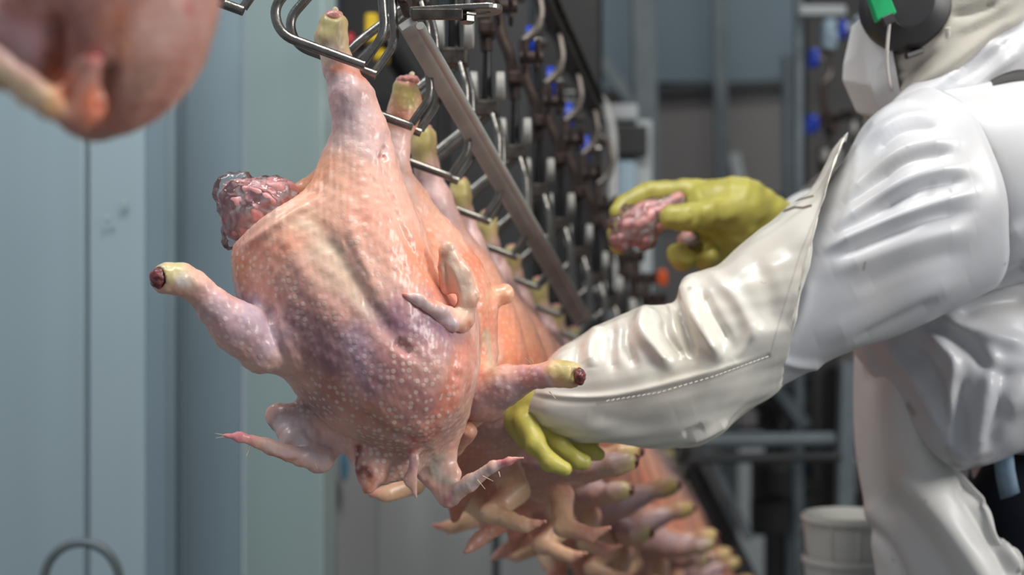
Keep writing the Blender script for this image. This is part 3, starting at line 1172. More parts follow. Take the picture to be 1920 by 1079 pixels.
# cavities: slit in the neck skin
f.cone(P(672, 848, 1.37), P(684, 895, 1.372), .0065, .0045, .004, cut=True)
f.cone(P(268, 522, 1.285), P(301, 522, 1.304), .010, .0085, .003, cut=True)
f.cone(P(627, -6, 1.39), P(627, 24, 1.39), .011, .006, .004, cut=True)
b1 = empty('chicken', foot(1), 'whole plucked chicken in sharp focus hung by one yellow hock', 'chicken')
paint1 = [
    ([(640, 150), (680, 270)], 48, (208, 180, 184), .95),
    ([(700, 160), (728, 260)], 16, (222, 172, 160), .6),
    ([(660, 300), (720, 420)], 42, (222, 184, 168), .8),
    ([(620, 40), (618, 70)], 34, (186, 178, 124), 1.0),
    ([(640, 30), (652, 95)], 13, (196, 176, 128), .8),
    ([(620, 88)], 15, (218, 205, 205), .8),
    ([(632, 126), (690, 140)], 10, (226, 130, 92), .7),
    ([(560, 350), (610, 320)], 30, (232, 158, 112), .95),
    ([(640, 350), (560, 430)], 50, (232, 176, 150), .9),
    ([(690, 380), (780, 500)], 55, (234, 172, 150), .95),
    ([(780, 480), (840, 560)], 34, (238, 152, 118), .9),
    ([(440, 480), (520, 470)], 30, (206, 118, 84), .85),
    ([(445, 500), (455, 570)], 22, (186, 120, 80), .9),
    ([(580, 420), (660, 540), (700, 600)], 24, (212, 196, 172), .75),
    ([(500, 480), (520, 560)], 34, (216, 160, 140), .8),
    ([(560, 520), (640, 620)], 34, (202, 154, 142), .7),
    ([(560, 610), (630, 700)], 48, (138, 102, 108), .95),
    ([(660, 640), (700, 720)], 34, (176, 150, 168), .95),
    ([(740, 600), (830, 620)], 50, (146, 112, 130), .95),
    ([(740, 700), (800, 760)], 60, (154, 106, 108), .85),
    ([(620, 740), (740, 800)], 30, (190, 130, 110), .8),
    ([(880, 640), (850, 740), (800, 830)], 22, (216, 132, 108), .85),
    ([(850, 780), (810, 860)], 20, (186, 150, 140), .7),
    ([(500, 640), (440, 600), (400, 570)], 42, (190, 164, 172), .95),
    ([(470, 580), (500, 620)], 28, (176, 158, 172), .9),
    ([(380, 560), (350, 535)], 20, (206, 160, 146), .8),
    ([(330, 505), (305, 510)], 34, (196, 188, 136), 1.0),
    ([(348, 522)], 14, (216, 212, 214), .8),
    ([(296, 522)], 15, (110, 50, 52), 1.0),
    ([(627, 22)], 12, (214, 132, 124), 1.0),
    ([(590, 765), (530, 780)], 30, (134, 112, 112), .9),
    ([(540, 800), (600, 850)], 30, (178, 172, 176), .9),
    ([(600, 866), (500, 838)], 14, (224, 190, 184), .9),
    ([(460, 820), (415, 817)], 16, (232, 142, 148), .95),
    ([(560, 868), (500, 850)], 7, (176, 112, 74), .7),
    ([(700, 830), (760, 860)], 40, (168, 132, 122), .8),
    ([(672, 846), (682, 890)], 8, (120, 44, 36), .9), ([(688, 905), (692, 925)], 12, (196, 116, 84), .8),
    ([(772, 820), (778, 930)], 10, (218, 168, 166), .9),
    ([(776, 835)], 9, (190, 60, 64), .7),
    ([(815, 870), (845, 925)], 24, (176, 174, 160), .9),
    ([(845, 930), (940, 870)], 13, (206, 192, 186), .9),
    ([(945, 866), (982, 858)], 12, (222, 130, 134), .95),
    ([(840, 940)], 11, (186, 104, 116), .7),
    ([(714, 290)], 6, (150, 84, 84), .8),
]
fold1 = [
    ([(590, 410), (660, 520), (715, 600), (765, 650)], 17, -.0045),
    ([(650, 400), (690, 520), (715, 570)], 12, .002),
    ([(530, 440), (600, 560), (660, 650)], 20, .002),
    ([(740, 640), (775, 665)], 11, -.005),
    ([(505, 560), (512, 620), (540, 680)], 12, -.004),
    ([(520, 570), (530, 640), (570, 710)], 10, .002),
    ([(728, 240), (722, 330), (760, 440), (820, 540)], 7, -.003),
    ([(668, 770), (740, 818), (790, 822)], 7, -.004),
    ([(860, 640), (840, 740), (790, 810)], 9, -.0025),
    ([(875, 640), (862, 740), (815, 820)], 10, .002),
    ([(450, 470), (520, 420), (600, 370)], 8, .003),
    ([(575, 775), (600, 810), (606, 850)], 8, -.002),
    ([(560, 800), (585, 850)], 7, .0015),
    ([(725, 270), (722, 300)], 5, -.003),
    ([(640, 440), (700, 540)], 5, -.001), ([(560, 650), (600, 760)], 5, -.001),
]
fol1 = [([(650, 150), (690, 290)], 45, .55), ([(445, 480), (560, 560), (660, 680)], 32, .85), ([(670, 420), (700, 560)], 24, .8),
        ([(600, 740), (700, 800), (780, 800)], 50, 1.0), ([(760, 680), (820, 760)], 50, .9), ([(400, 590), (480, 680)], 30, .9),
        ([(700, 850), (740, 880)], 40, 1.0), ([(590, 620), (630, 690)], 25, .1), ([(590, 420), (680, 560)], 18, .0),
        ([(320, 515)], 40, .0), ([(620, 60)], 36, .0), ([(600, 866), (420, 817)], 18, .1), ([(845, 930), (980, 860)], 15, .1),
        ([(740, 480), (800, 540)], 20, .7)]
bird_mesh('body', f, b1, paint1, (232, 182, 164), .22, fold1, fol1, 11)
del f


def lump(name, c, r, mat, parent, seed, h=.0014, amp=.0015, tilt=0):
    fl_ = Field(np.array(c) - np.array(r) * 1.6, np.array(c) + np.array(r) * 1.6, h)
    fl_.ell(c, r, tilt, .003)
    V, F = fl_.mesh(1)
    N = normals(V, F)
    V = V + N * (amp * snoise(V, .007, seed))[:, None]
    return mk(name, V, F, mat, parent)


lump('cut_joint', P(626, 31, 1.398), (.0095, .0085, .006), M['cutmeat'], b1, 4, amp=.0006)
lump('cartilage_tip', P(628, 21, 1.396), (.0032, .0032, .0038), M['quill'], b1, 5, .0008, .0005)
lump('cut_joint', P(297, 522, 1.300), (.0075, .0065, .0095), M['darkmeat'], b1, 6, amp=.0007)
m = MB()
for (a, b) in (((424, 817), (403, 813)), ((424, 819), (405, 822)), ((470, 838), (462, 856)), ((905, 893), (925, 903)), ((895, 900), (910, 918)),
               ((935, 885), (938, 895)), ((590, 868), (596, 880))):
    m.tube([P(*a, 1.372), P(*b, 1.368)], (.0005, .0002), 5)
m.build('pin_feather', M['quill'], b1)

# giblet pack pushed into the vent: meat inside a crumpled clear film
gp = empty('giblet_pack', P(480, 400, 1.40), 'crumpled clear plastic pack of pink giblets in the front bird', 'pack')


def pack(root, c, r, seed, rot, h=.0016, lobes=(), filmlobes=()):
    lo_ = np.array(c) - max(r) * 1.9
    hi_ = np.array(c) + max(r) * 1.9
    fl_ = Field(lo_, hi_, h)
    fl_.ell(c, r, rot, .01)
    for (q, rr) in lobes:
        fl_.cone(q, q, rr, rr, .012)
    V, F = fl_.mesh(1)
    N = normals(V, F)
    V = V + N * (.0022 * snoise(V, .020, seed) + .0004 * snoise(V, .009, seed + 2))[:, None]
    mk('giblets', V, F, M['giblet'], root)
    fl_ = Field(lo_, hi_, h)
    fl_.ell(c, np.array(r) + .0016, rot, .01)
    for (q, rr) in list(lobes) + list(filmlobes):
        fl_.cone(q, q, rr + .0016, rr + .0016, .010)
    V, F = fl_.mesh(1)
    N = normals(V, F)
    V = V + N * (.0014 * (1 - 2 * np.abs(snoise(V, .022, seed + 7))) + .0006 * (1 - 2 * np.abs(snoise(V, .010, seed + 8))))[:, None]
    mk('film', V, F, M['film'], root)


pack(gp, P(486, 396, 1.405), (.034, .028, .030), 21, -15,
     lobes=[(P(438, 368, 1.40), .012), (P(520, 374, 1.405), .018), (P(470, 430, 1.40), .014), (P(450, 405, 1.40), .014)],
     filmlobes=[(P(430, 345, 1.40), .007), (P(455, 338, 1.40), .006), (P(424, 352, 1.40), .006), (P(432, 452, 1.40), .006), (P(445, 440, 1.40), .008), (P(422, 370, 1.4), .006)])

# ---- second bird (hangs right behind, free leg and folded wing show on the right)
f = Field((P(700, 0, 1.5)[0] - .03, 1.30, P(0, 930, 1.62)[2] - .04), (P(1120, 0, 1.5)[0] + .02, 1.66, P(0, 120, 1.6)[2] + .02), .0018)
f.chain([(760, 168, 1.54, 25), (762, 188, 1.54, 28), (757, 215, 1.54, 26)], .006)
f.chain([(757, 215, 1.54, 27), (746, 245, 1.54, 26), (742, 320, 1.53, 26), (757, 400, 1.52, 44)], .012)
f.chain([(757, 400, 1.52, 44), (790, 470, 1.52, 62), (810, 560, 1.52, 85)], .03)
f.ell(P(815, 610, 1.54), (.060, .070, .105), -4, .03)
f.ell(P(800, 730, 1.53), (.058, .055, .060), 0, .03)
f.chain([(870, 520, 1.52, 26), (898, 580, 1.52, 28), (902, 660, 1.52, 26), (880, 760, 1.52, 30)], .02)
f.chain([(905, 580, 1.54, 14), (920, 560, 1.54, 18), (945, 552, 1.54, 20)], .010)           # tail
# free leg
f.chain([(870, 735, 1.50, 58), (910, 740, 1.48, 50), (950, 722, 1.46, 34)], .02)
f.chain([(950, 722, 1.46, 34), (985, 710, 1.45, 25), (1012, 706, 1.44, 21)], .010)
f.chain([(1012, 706, 1.44, 21), (1040, 700, 1.435, 25), (1068, 704, 1.43, 26)], .007)
# folded wing in front
f.chain([(842, 610, 1.40, 26), (866, 600, 1.38, 22), (878, 560, 1.37, 18), (862, 510, 1.365, 20), (838, 470, 1.36, 14)], .010, .7)
f.chain([(838, 468, 1.36, 12), (832, 500, 1.36, 11), (838, 540, 1.37, 14)], .006, .6)
f.chain([(862, 598, 1.37, 17), (820, 582, 1.345, 15), (785, 563, 1.335, 12), (757, 553, 1.332, 6)], .007, .7)
f.chain([(870, 606, 1.37, 18), (845, 607, 1.355, 15), (822, 601, 1.35, 8)], .006, .7)
f.chain([(850, 620, 1.41, 30), (850, 620, 1.50, 40)], .02)
# lower wing behind the right wing of the first bird
f.chain([(830, 800, 1.53, 40), (850, 838, 1.49, 19), (878, 810, 1.47, 17)], .008)
f.cone(P(1086, 700, 1.415), P(1116, 706, 1.395), .009, .012, .003, cut=True)
b2 = empty('chicken', foot(2), 'second plucked chicken with its free leg over the cream sleeve cuff', 'chicken')
paint2 = [
    ([(762, 165), (764, 190)], 30, (178, 168, 98), 1.0),
    ([(765, 145)], 13, (216, 140, 130), 1.0),
    ([(745, 215), (768, 225)], 18, (214, 142, 112), .85),
    ([(742, 260), (740, 380)], 30, (208, 182, 176), .95),
    ([(745, 380), (770, 440)], 24, (206, 190, 166), .8),
    ([(780, 440), (812, 500)], 26, (240, 156, 116), .95),
    ([(880, 500), (900, 600), (880, 720)], 34, (226, 128, 92), .95),
    ([(925, 560), (950, 545)], 18, (226, 176, 140), .95),
    ([(940, 570)], 10, (228, 140, 106), .7),
    ([(915, 640), (916, 720)], 12, (206, 190, 160), .9),
    ([(880, 750), (950, 735)], 36, (184, 162, 166), .95),
    ([(985, 705), (1010, 715)], 18, (182, 140, 150), .85),
    ([(1050, 685), (1075, 695)], 26, (192, 180, 120), 1.0),
    ([(1030, 715)], 9, (214, 208, 214), .8),
    ([(1090, 712)], 12, (130, 56, 58), 1.0),
    ([(838, 470), (872, 540), (880, 600)], 22, (226, 202, 180), .9),
    ([(832, 470), (826, 530)], 9, (190, 146, 118), .8),
    ([(840, 585), (775, 560)], 14, (210, 186, 186), .9),
    ([(790, 552), (840, 565)], 5, (222, 140, 108), .8),
    ([(762, 553), (748, 551)], 11, (222, 110, 112), .95),
    ([(850, 612), (820, 600)], 12, (196, 178, 186), .9),
    ([(850, 835), (878, 810)], 18, (212, 150, 116), .9),
]
fold2 = [([(845, 490), (862, 540), (868, 580)], 5, .0015), ([(832, 490), (846, 550)], 4, -.002), ([(890, 520), (912, 600), (905, 700)], 6, .002),
         ([(885, 600), (880, 690)], 8, -.002), ([(945, 700), (930, 745)], 8, -.002), ([(920, 530), (925, 585)], 6, -.002),
         ([(735, 330), (760, 440), (820, 540)], 8, .001)]
fol2 = [([(745, 230), (760, 215)], 30, .6), ([(742, 280), (745, 400)], 22, .2), ([(1060, 700)], 40, .0), ([(930, 740), (980, 715)], 30, .8), ([(840, 585), (760, 553)], 20, .0)]
bird_mesh('body', f, b2, paint2, (234, 174, 150), .35, fold2, fol2, 31)
lump('cut_joint', P(765, 150, 1.538), (.0125, .0105, .005), M['cutmeat'], b2, 7, amp=.0006)
lump('cartilage_tip', P(772, 141, 1.538), (.003, .003, .004), M['quill'], b2, 8, .0008, .0005)
lump('cut_joint', P(1087, 706, 1.420), (.0055, .0075, .0085), M['darkmeat'], b2, 9, amp=.0007)
m = MB()
for (a, b) in (((1030, 735), (1042, 748)), ((995, 682), (985, 672)), ((1000, 681), (994, 670))):
    m.tube([P(*a, 1.43), P(*b, 1.42)], (.0005, .0002), 5)
m.build('pin_feather', M['quill'], b2)
del f


# ---- the rest of the row: two bird shapes, copied
def row_bird(variant, root_loc, label, group=None):
    f = Field((P(470, 0, 1.5)[0] - .05, 1.20, P(0, 960, 1.5)[2] - .06), (P(1010, 0, 1.5)[0] + .03, 1.56, P(0, 0, 1.5)[2] + .06), .0034)
    v = variant
    f.chain([(624, 46, 1.40, 27), (621, 72, 1.40, 30), (630, 122, 1.40, 25)], .006)
    f.chain([(630, 122, 1.40, 25), (645, 190, 1.40, 42), (665, 270, 1.395, 54), (690, 360, 1.395, 70)], .012)
    f.ell(P(700, 500, 1.41), (.070, .070, .108), -8, .03)
    f.ell(P(705, 620, 1.40), (.076, .076, .088), -10, .03)
    f.ell(P(660, 560, 1.37), (.046, .045, .095), -8, .03)
    f.ell(P(745, 560, 1.375), (.042, .045, .095), -8, .03)
    f.chain([(600, 400, 1.43, 30), (570, 385, 1.44, 22)], .02)
    if v == 0:
        leg = [(800, 690, 1.37, 66), (860, 690, 1.355, 50), (905, 672, 1.35, 34)]
        l2 = [(905, 672, 1.35, 34), (945, 660, 1.345, 25), (975, 650, 1.34, 31), (1000, 645, 1.34, 28)]
    else:
        leg = [(800, 700, 1.35, 64), (850, 720, 1.315, 50), (880, 725, 1.29, 34)]
        l2 = [(880, 725, 1.29, 34), (905, 722, 1.27, 25), (930, 712, 1.255, 31), (955, 705, 1.25, 28)]
    f.chain(leg, .03)
    f.chain(l2, .01)
    # neck and skin
    f.chain([(715, 740, 1.40, 60), (705, 840, 1.41, 36), (695, 905, 1.41, 14)], .025, .7)
    # wings
    if v == 0:
        f.chain([(620, 690, 1.40, 46), (565, 745, 1.38, 34), (590, 825, 1.36, 27), (520, 848, 1.34, 19), (470, 842, 1.33, 8)], .012, .6)
        f.chain([(790, 770, 1.40, 44), (825, 845, 1.38, 33), (765, 895, 1.36, 26), (835, 922, 1.34, 18), (882, 912, 1.33, 7)], .012, .6)
    else:
        f.chain([(640, 720, 1.36, 44), (600, 795, 1.32, 34), (655, 860, 1.30, 27), (592, 902, 1.29, 19), (556, 928, 1.28, 8)], .012, .6)
        f.chain([(780, 760, 1.40, 44), (852, 800, 1.36, 34), (842, 875, 1.33, 27), (900, 896, 1.31, 19), (945, 878, 1.30, 8)], .012, .6)
    root = empty('chicken', foot(1), label, 'chicken', group)
    pn = [([(624, 30), (620, 76)], 34, (188, 178, 112), 1.0), ([(636, 150), (665, 260)], 46, (208, 180, 180), .9),
          ([(600, 390), (720, 420)], 60, (232, 160, 124), .9), ([(780, 480), (830, 600)], 55, (232, 142, 104), .9),
          ([(660, 560), (700, 680)], 70, (150, 112, 108), .9), ([(740, 640), (800, 700)], 45, (172, 140, 142), .9),
          ([(l2[-1][0] + 6, l2[-1][1])], 52, (196, 184, 112), 1.0), ([(850, 695), (915, 680)], 38, (190, 168, 172), .95),
          ([(700, 760), (700, 900)], 40, (188, 118, 92), .9),
          ([(470, 840), (500, 850)], 22, (226, 150, 140), .8), ([(870, 915)], 22, (226, 150, 140), .8),
          ([(570, 770), (600, 830), (520, 850)], 32, (224, 186, 148), .9), ([(825, 830), (780, 895), (840, 920)], 32, (220, 182, 146), .9), ([(610, 730), (560, 770)], 18, (206, 124, 84), .7), ([(850, 800), (845, 870)], 26, (216, 176, 140), .8), ([(650, 860)], 26, (190, 120, 92), .7)]
    fl_ = [([(690, 420), (705, 560), (730, 660)], 16, -.004), ([(630, 690), (720, 800)], 10, -.003)]
    ob = bird_mesh('body', f, root, pn, (196, 146, 126), .3, fl_, [([(620, 60)], 36, 0.0)], 41 + v)
    lump('cut_joint', P(624, 28, 1.40), (.0095, .0085, .005), M['cutmeat'], root, 4, .0025, .0004)
    lump('cut_joint', P(l2[-1][0] + 24, l2[-1][1] - 2, l2[-1][2] - .002), (.004, .0075, .008), M['darkmeat'], root, 6, .0025)
    return root


rb = [row_bird(0, foot(1), 'third plucked chicken, orange back just behind the second bird', None),
      row_bird(1, foot(1), 'fourth plucked chicken, hock beside the steel guide bar', None)]
adj = {3: (-.0, .0, .0), 4: (0, 0, 0)}
for k in range(3, NB + 1):
    src = rb[(k + 1) % 2]
    loc = foot(k) + np.array((rng.uniform(-.004, .004), 0, rng.uniform(-.006, .006)))
    rz = math.radians((-6, 8, -14, 4, 12, -3)[k % 6])
    if k in (3, 4):
        src.location = tuple(loc)
        src.rotation_euler = (0, 0, rz)
        src['group'] = 'plucked chickens in the hanging row'
        continue
    if k <= 10:
        lb = '%s plucked chicken counted back along the row, %s' % (ORD[k], 'hock above the cream sleeve' if k <= 8 else 'mostly hidden by the cream sleeve')
    else:
        lb = 'one of the heavily blurred chickens at the far end of row'
    copy_tree(src, loc, rz, lb, 'plucked chickens in the hanging row', scale=1.0 if k % 3 else .97)
b1['group'] = b2['group'] = 'plucked chickens in the hanging row'

# ---- blurred bird close to the camera, top left
f = Field((-.36, .66, 1.44), (-.12, .96, 1.92), .0026)
Zn = .80
f.ell(P(215, -140, Zn), (.052, .055, .100), 0, .03)
f.ell(P(235, 30, Zn), (.040, .045, .056), 14, .03)
f.ell(P(160, -30, Zn), (.036, .045, .060), 0, .03)
f.chain([(230, 100, Zn, 78), (185, 190, Zn, 48), (165, 222, Zn, 32)], .02, .8)
f.chain([(60, 90, Zn, 62), (0, 60, .78, 52), (-70, 40, .77, 44)], .012)
f.chain([(80, 100, Zn, 50), (100, 60, Zn, 60), (170, 0, Zn, 90)], .03)
f.chain([(-80, 60, .745, 34), (0, 130, .745, 32), (90, 190, .74, 30), (150, 225, .75, 24)], .008, .8)
f.chain([(185, 112, .745, 10), (158, 120, .745, 14), (140, 160, .745, 18), (150, 205, .75, 22)], .008)
f.chain([(175, 130, .745, 8), (180, 200, .75, 22)], .008)
f.chain([(355, -60, Zn, 26), (362, 10, Zn, 24)], .012)
f.chain([(160, -340, Zn, 90), (190, -240, Zn, 130), (210, -200, Zn, 160)], .03)
f.chain([(140, -640, Zn, 50), (140, -590, Zn, 56), (150, -520, Zn, 45), (170, -420, Zn, 80), (190, -300, Zn, 120)], .02)
pn = [([(60, 80), (0, 60)], 60, (204, 172, 176), .95), ([(-40, 120), (110, 200)], 24, (228, 200, 160), 1.0), ([(-40, 160), (60, 222)], 16, (150, 110, 62), .9), ([(100, 190)], 20, (240, 196, 120), .9), ([(104, 50), (104, 140)], 16, (128, 74, 56), 1.0),  # dark brown follows the crease between wing and body
      ([(120, 150), (115, 190)], 22, (214, 108, 60), .9), ([(180, 190), (175, 215)], 26, (236, 134, 92), .95), ([(180, 110)], 14, (206, 80, 96), .95),
      ([(220, 40), (240, 80)], 30, (204, 128, 84), .8), ([(300, 60), (330, 30)], 50, (212, 168, 156), .9), ([(355, 20)], 16, (190, 80, 78), .8),
      ([(120, 30), (150, 80)], 40, (150, 98, 84), .9), ([(220, 140)], 24, (120, 84, 72), .8), ([(40, 10)], 30, (150, 90, 60), .8),
      ([(240, 170), (280, 130)], 30, (176, 140, 124), .8), ([(140, -640), (140, -590)], 60, (188, 178, 112), 1)]
b0 = empty('chicken', P(150, -620, Zn), 'large out of focus chicken at the top left corner', 'chicken', 'plucked chickens in the hanging row')
bird_mesh('body', f, b0, pn, (192, 136, 120), .3, [([(100, 20), (106, 90), (100, 160)], 13, -.012), ([(210, 120), (196, 180), (200, 220)], 12, -.007), ([(120, 150), (125, 200)], 8, -.004)], [], 51, jit=.0005)
m = MB()
pz = P(150, -560, Zn)
m.tube([pz + (-.035, -.02, .0), pz + (.035, -.02, -.012), pz + (.05, -.02, .03), pz + (.03, 0, .3)], .004, 10, .012)
m.tube([pz + (-.035, .02, .0), pz + (.035, .02, -.012), pz + (.05, .02, .03), pz + (.03, 0, .3)], .004, 10, .012)
tag(m.build('shackle', M['steel'], smooth=True), 'wire shackle above the frame holding the blurred top left bird', 'shackle')


# ------------------------------------------------------------------ the worker
def cr_interp(K, n):
    K = np.array(K, float)
    q = np.vstack((2 * K[0] - K[1], K, 2 * K[-1] - K[-2]))
    out = []
    for s in np.linspace(0, len(K) - 1 - 1e-6, n):
        i = int(s)
        t = s - i
        p0, p1, p2, p3 = q[i], q[i + 1], q[i + 2], q[i + 3]
        out.append(.5 * (2 * p1 + (-p0 + p2) * t + (2 * p0 - 5 * p1 + 4 * p2 - p3) * t * t + (-p0 + 3 * p1 - 3 * p2 + p3) * t ** 3))
    return np.array(out)


def sleeve_loft(secs, n, m, lip0=0, lip1=0, pw=.9):
    """secs rows: top u, top v, bottom u, bottom v, Z, depth radius (m), bow px u, bow px v"""
    S = cr_interp(secs, n)
    if lip0:
        first = [S[0]] * lip0
    V = []
    phi = np.linspace(0, 2 * math.pi, m, endpoint=False)

    def ring(r, sc=1.0):
        T = P(r[0], r[1], r[4])
        B = P(r[2], r[3], r[4])
        c = (T + B) / 2
        h = (T - B) / 2 * sc
        cs, sn = np.cos(phi), np.sin(phi)
        cs = np.sign(cs) * np.abs(cs) ** pw
        sn2 = np.sign(sn) * np.abs(sn) ** pw
        bow = (P(960 + r[6], 539.5 - r[7], r[4]) - P(960, 539.5, r[4])) * (1, 1, -1)
        bow = np.array((r[6] * r[4] / FPX, 0, -r[7] * r[4] / FPX))
        return c + h * cs[:, None] + np.array((0, -r[5] * sc, 0)) * sn2[:, None] + bow * np.clip(sn, 0, 1)[:, None]
    rings = [ring(r) for r in S]
    if lip0:
        d = (S[3] - S[0])
        rings = [ring(S[0] + d * .35 * (k + 1), 1 - .03) for k in range(lip0)][::-1] + [ring(S[0], .985)] + rings
    if lip1:
        d = (S[-4] - S[-1])
        rings = rings + [ring(S[-1], .985)] + [ring(S[-1] + d * .5 * (k + 1), .96) for k in range(lip1)]
    V = np.vstack(rings)
    R = len(rings)
    i = np.arange(R - 1)[:, None] * m
    k = np.arange(m)[None, :]
    k2 = (k + 1) % m
    F = np.stack((i + k, i + k2, i + m + k2, i + m + k), -1).reshape(-1, 4)
    # outward orientation
    N = normals(V, F)
    cen = np.repeat(np.array([r.mean(0) for r in rings]), m, axis=0)
    if ((V - cen) * N).sum() < 0:
        F = F[:, ::-1].copy()
    return V, F


def dirt(V, spots):
    q = px(V)
    out = np.zeros(len(V))
    for poly, wd, s in spots:
        d, _ = pdist(q, poly)
        out = np.maximum(out, s * np.clip(1.4 - d / wd, 0, 1))
    return out


pr = empty('person', P(1980, 540, 1.85) * (1, 1, 0), 'person in white coated jacket, apron, hood and mask reaching to the hanging birds', 'person')

# near sleeve under the cover, up to the shoulder seam
secs = [(1420, 450, 1425, 742, 1.60, .072, 0, 0),
        (1520, 374, 1530, 688, 1.60, .086, 0, 0),
        (1588, 300, 1620, 650, 1.605, .098, 0, 0),
        (1630, 226, 1690, 622, 1.61, .108, 10, 0),
        (1672, 192, 1760, 588, 1.62, .112, 30, 0),
        (1712, 172, 1806, 566, 1.63, .112, 44, 0),
        (1728, 167, 1822, 558, 1.635, .108, 46, 0)]
V, F = sleeve_loft(secs, 300, 320, 0, 4)
V = V + normals(V, F) * (.0012 * snoise(V, .09, 61))[:, None]
V = folds(V, F, [
    ([(1828, 360), (1740, 385), (1640, 425), (1540, 470)], 11, .0065),
    ([(1826, 395), (1740, 410), (1640, 450), (1560, 486)], 10, -.004),
    ([(1815, 310), (1720, 330), (1640, 375), (1560, 430)], 13, .006),
    ([(1820, 335), (1720, 356), (1640, 402)], 9, -.0045),
    ([(1795, 262), (1700, 280), (1630, 330), (1580, 380)], 12, .006),
    ([(1790, 285), (1700, 304), (1640, 350)], 8, -.004),
    ([(1760, 218), (1690, 222), (1630, 262), (1590, 320)], 10, .005),
    ([(1765, 238), (1690, 248), (1640, 290)], 8, -.004),
    ([(1720, 188), (1670, 205), (1625, 245)], 8, .004),
    ([(1830, 430), (1740, 445), (1640, 478), (1560, 510)], 18, .004),
    ([(1815, 520), (1700, 560), (1600, 610), (1530, 640)], 22, .004),
    ([(1820, 470), (1700, 500), (1600, 545)], 16, -.003),
    ([(1520, 520), (1500, 600), (1470, 660)], 12, .002),
    ([(1445, 668), (1490, 684), (1545, 688)], 9, .004),
    ([(1600, 640), (1680, 600), (1760, 560)], 12, -.003)])
fo = dirt(V, [([(1750, 345), (1745, 365)], 8, .22), ([(1782, 357)], 3, .6), ([(1622, 492), (1619, 506)], 2.5, .5), ([(1700, 275)], 4, .3)])
mk('sleeve', V, F, M['coat'], pr, True, fol=fo)

# shiny sleeve cover from cuff to above the elbow
secs = [(1030, 676, 994, 786, 1.595, .036, -12, 0),
        (1052, 650, 1018, 806, 1.595, .046, -6, 0),
        (1080, 634, 1058, 822, 1.598, .052, 0, 0),
        (1124, 612, 1112, 830, 1.60, .058, 0, 0),
        (1190, 580, 1200, 836, 1.60, .064, 0, 0),
        (1262, 566, 1292, 840, 1.60, .070, 0, 0),
        (1290, 522, 1346, 812, 1.60, .076, 0, 0),
        (1340, 500, 1418, 756, 1.60, .080, 0, 0),
        (1440, 420, 1436, 742, 1.60, .086, -4, 0),
        (1520, 360, 1448, 735, 1.602, .094, -14, 0),
        (1556, 312, 1458, 730, 1.604, .100, -34, 0),
        (1590, 250, 1468, 724, 1.606, .104, -50, -6)]
V, F = sleeve_loft(secs, 440, 340, 4, 3)
V = V + normals(V, F) * (.0016 * snoise(V, .07, 62) + .0005 * snoise(V, .02, 63))[:, None]
V = folds(V, F, [
    ([(1284, 516), (1300, 580), (1330, 640), (1352, 676)], 13, .010),
    ([(1268, 560), (1282, 620), (1300, 672)], 9, -.010),
    ([(1310, 540), (1350, 610), (1372, 650)], 10, -.006),
    ([(1318, 505), (1380, 560), (1420, 640)], 14, .004),
    ([(1215, 572), (1202, 618), (1232, 660), (1262, 690)], 13, .009),
    ([(1250, 580), (1250, 620), (1282, 672)], 8, -.006),
    ([(1178, 590), (1172, 640), (1190, 690)], 10, -.007),
    ([(1128, 612), (1108, 650), (1110, 690)], 13, .006),
    ([(1150, 605), (1146, 660), (1150, 700)], 9, -.004),
    ([(1085, 640), (1080, 690)], 9, -.004),
    ([(1255, 575), (1235, 590)], 9, -.005),
    ([(1000, 742), (1060, 752), (1130, 752), (1220, 736), (1350, 702), (1440, 668)], 5, -.0025),
    ([(1000, 736), (1060, 744), (1130, 744), (1220, 728), (1350, 693), (1440, 660)], 6, .003),
    ([(1400, 470), (1440, 540), (1450, 620)], 20, -.003),
    ([(1290, 826), (1320, 815), (1365, 790)], 7, .006),
    ([(1280, 818), (1320, 800)], 7, -.004),
    ([(1100, 780), (1200, 796), (1300, 770)], 16, -.003),
    ([(1360, 690), (1400, 650), (1430, 600)], 12, .003),
    ([(1240, 520), (1290, 640)], 5, -.002)])
fo = dirt(V, [([(1470, 396), (1490, 389), (1506, 390), (1520, 386)], 2.6, 1.0), ([(1492, 376), (1524, 368)], 2.2, .9), ([(1120, 757), (1220, 741), (1350, 704), (1436, 672)], 3.0, .32),
              ([(1441, 667)], 5, .5), ([(1592, 256), (1560, 330), (1500, 476), (1462, 600), (1444, 664)], 1.8, .25)])
mk('sleeve_cover', V, F, M['cover'], pr, True, fol=fo)
# stitched seams
m = MB()
for i in range(34):
    t = i / 33
    q = np.array([np.interp(t, (0, .3, .62, .85, 1), c) for c in ((1140, 1235, 1340, 1400, 1438), (752, 737, 706, 684, 670))])
    zz = 1.60 - .062 - .03 * t
    m.tube([P(q[0] - 3, q[1] + 1.2, zz), P(q[0] + 3, q[1] - 1.2, zz)], .0008, 5)
m.build('stitches', M['elastic'], pr)

# shoulder yoke and back
secs = [(1690, 190, 1790, 566, 1.66, .105, 20, 0),
        (1728, 166, 1826, 556, 1.665, .128, 40, 0),
        (1790, 150, 1880, 540, 1.69, .158, 30, 0),
        (1860, 141, 1950, 520, 1.72, .185, 10, 0),
        (1950, 150, 2030, 500, 1.76, .20, 0, 0),
        (2100, 240, 2080, 500, 1.80, .17, 0, 0),
        (2180, 360, 2110, 480, 1.82, .08, 0, 0)]
V, F = sleeve_loft(secs, 160, 240, 0, 0)
V = V + normals(V, F) * (.003 * snoise(V, .2, 64))[:, None]
V = folds(V, F, [([(1826, 380), (1833, 470), (1826, 545)], 9, -.004), ([(1930, 420), (1860, 470), (1840, 540)], 16, .004),
                 ([(1930, 500), (1860, 530)], 12, -.004)])
fo = dirt(V, [([(1858, 288), (1857, 305)], 8, .34), ([(1856, 315), (1853, 352)], 3.4, .30), ([(1890, 470)], 2, .4)])
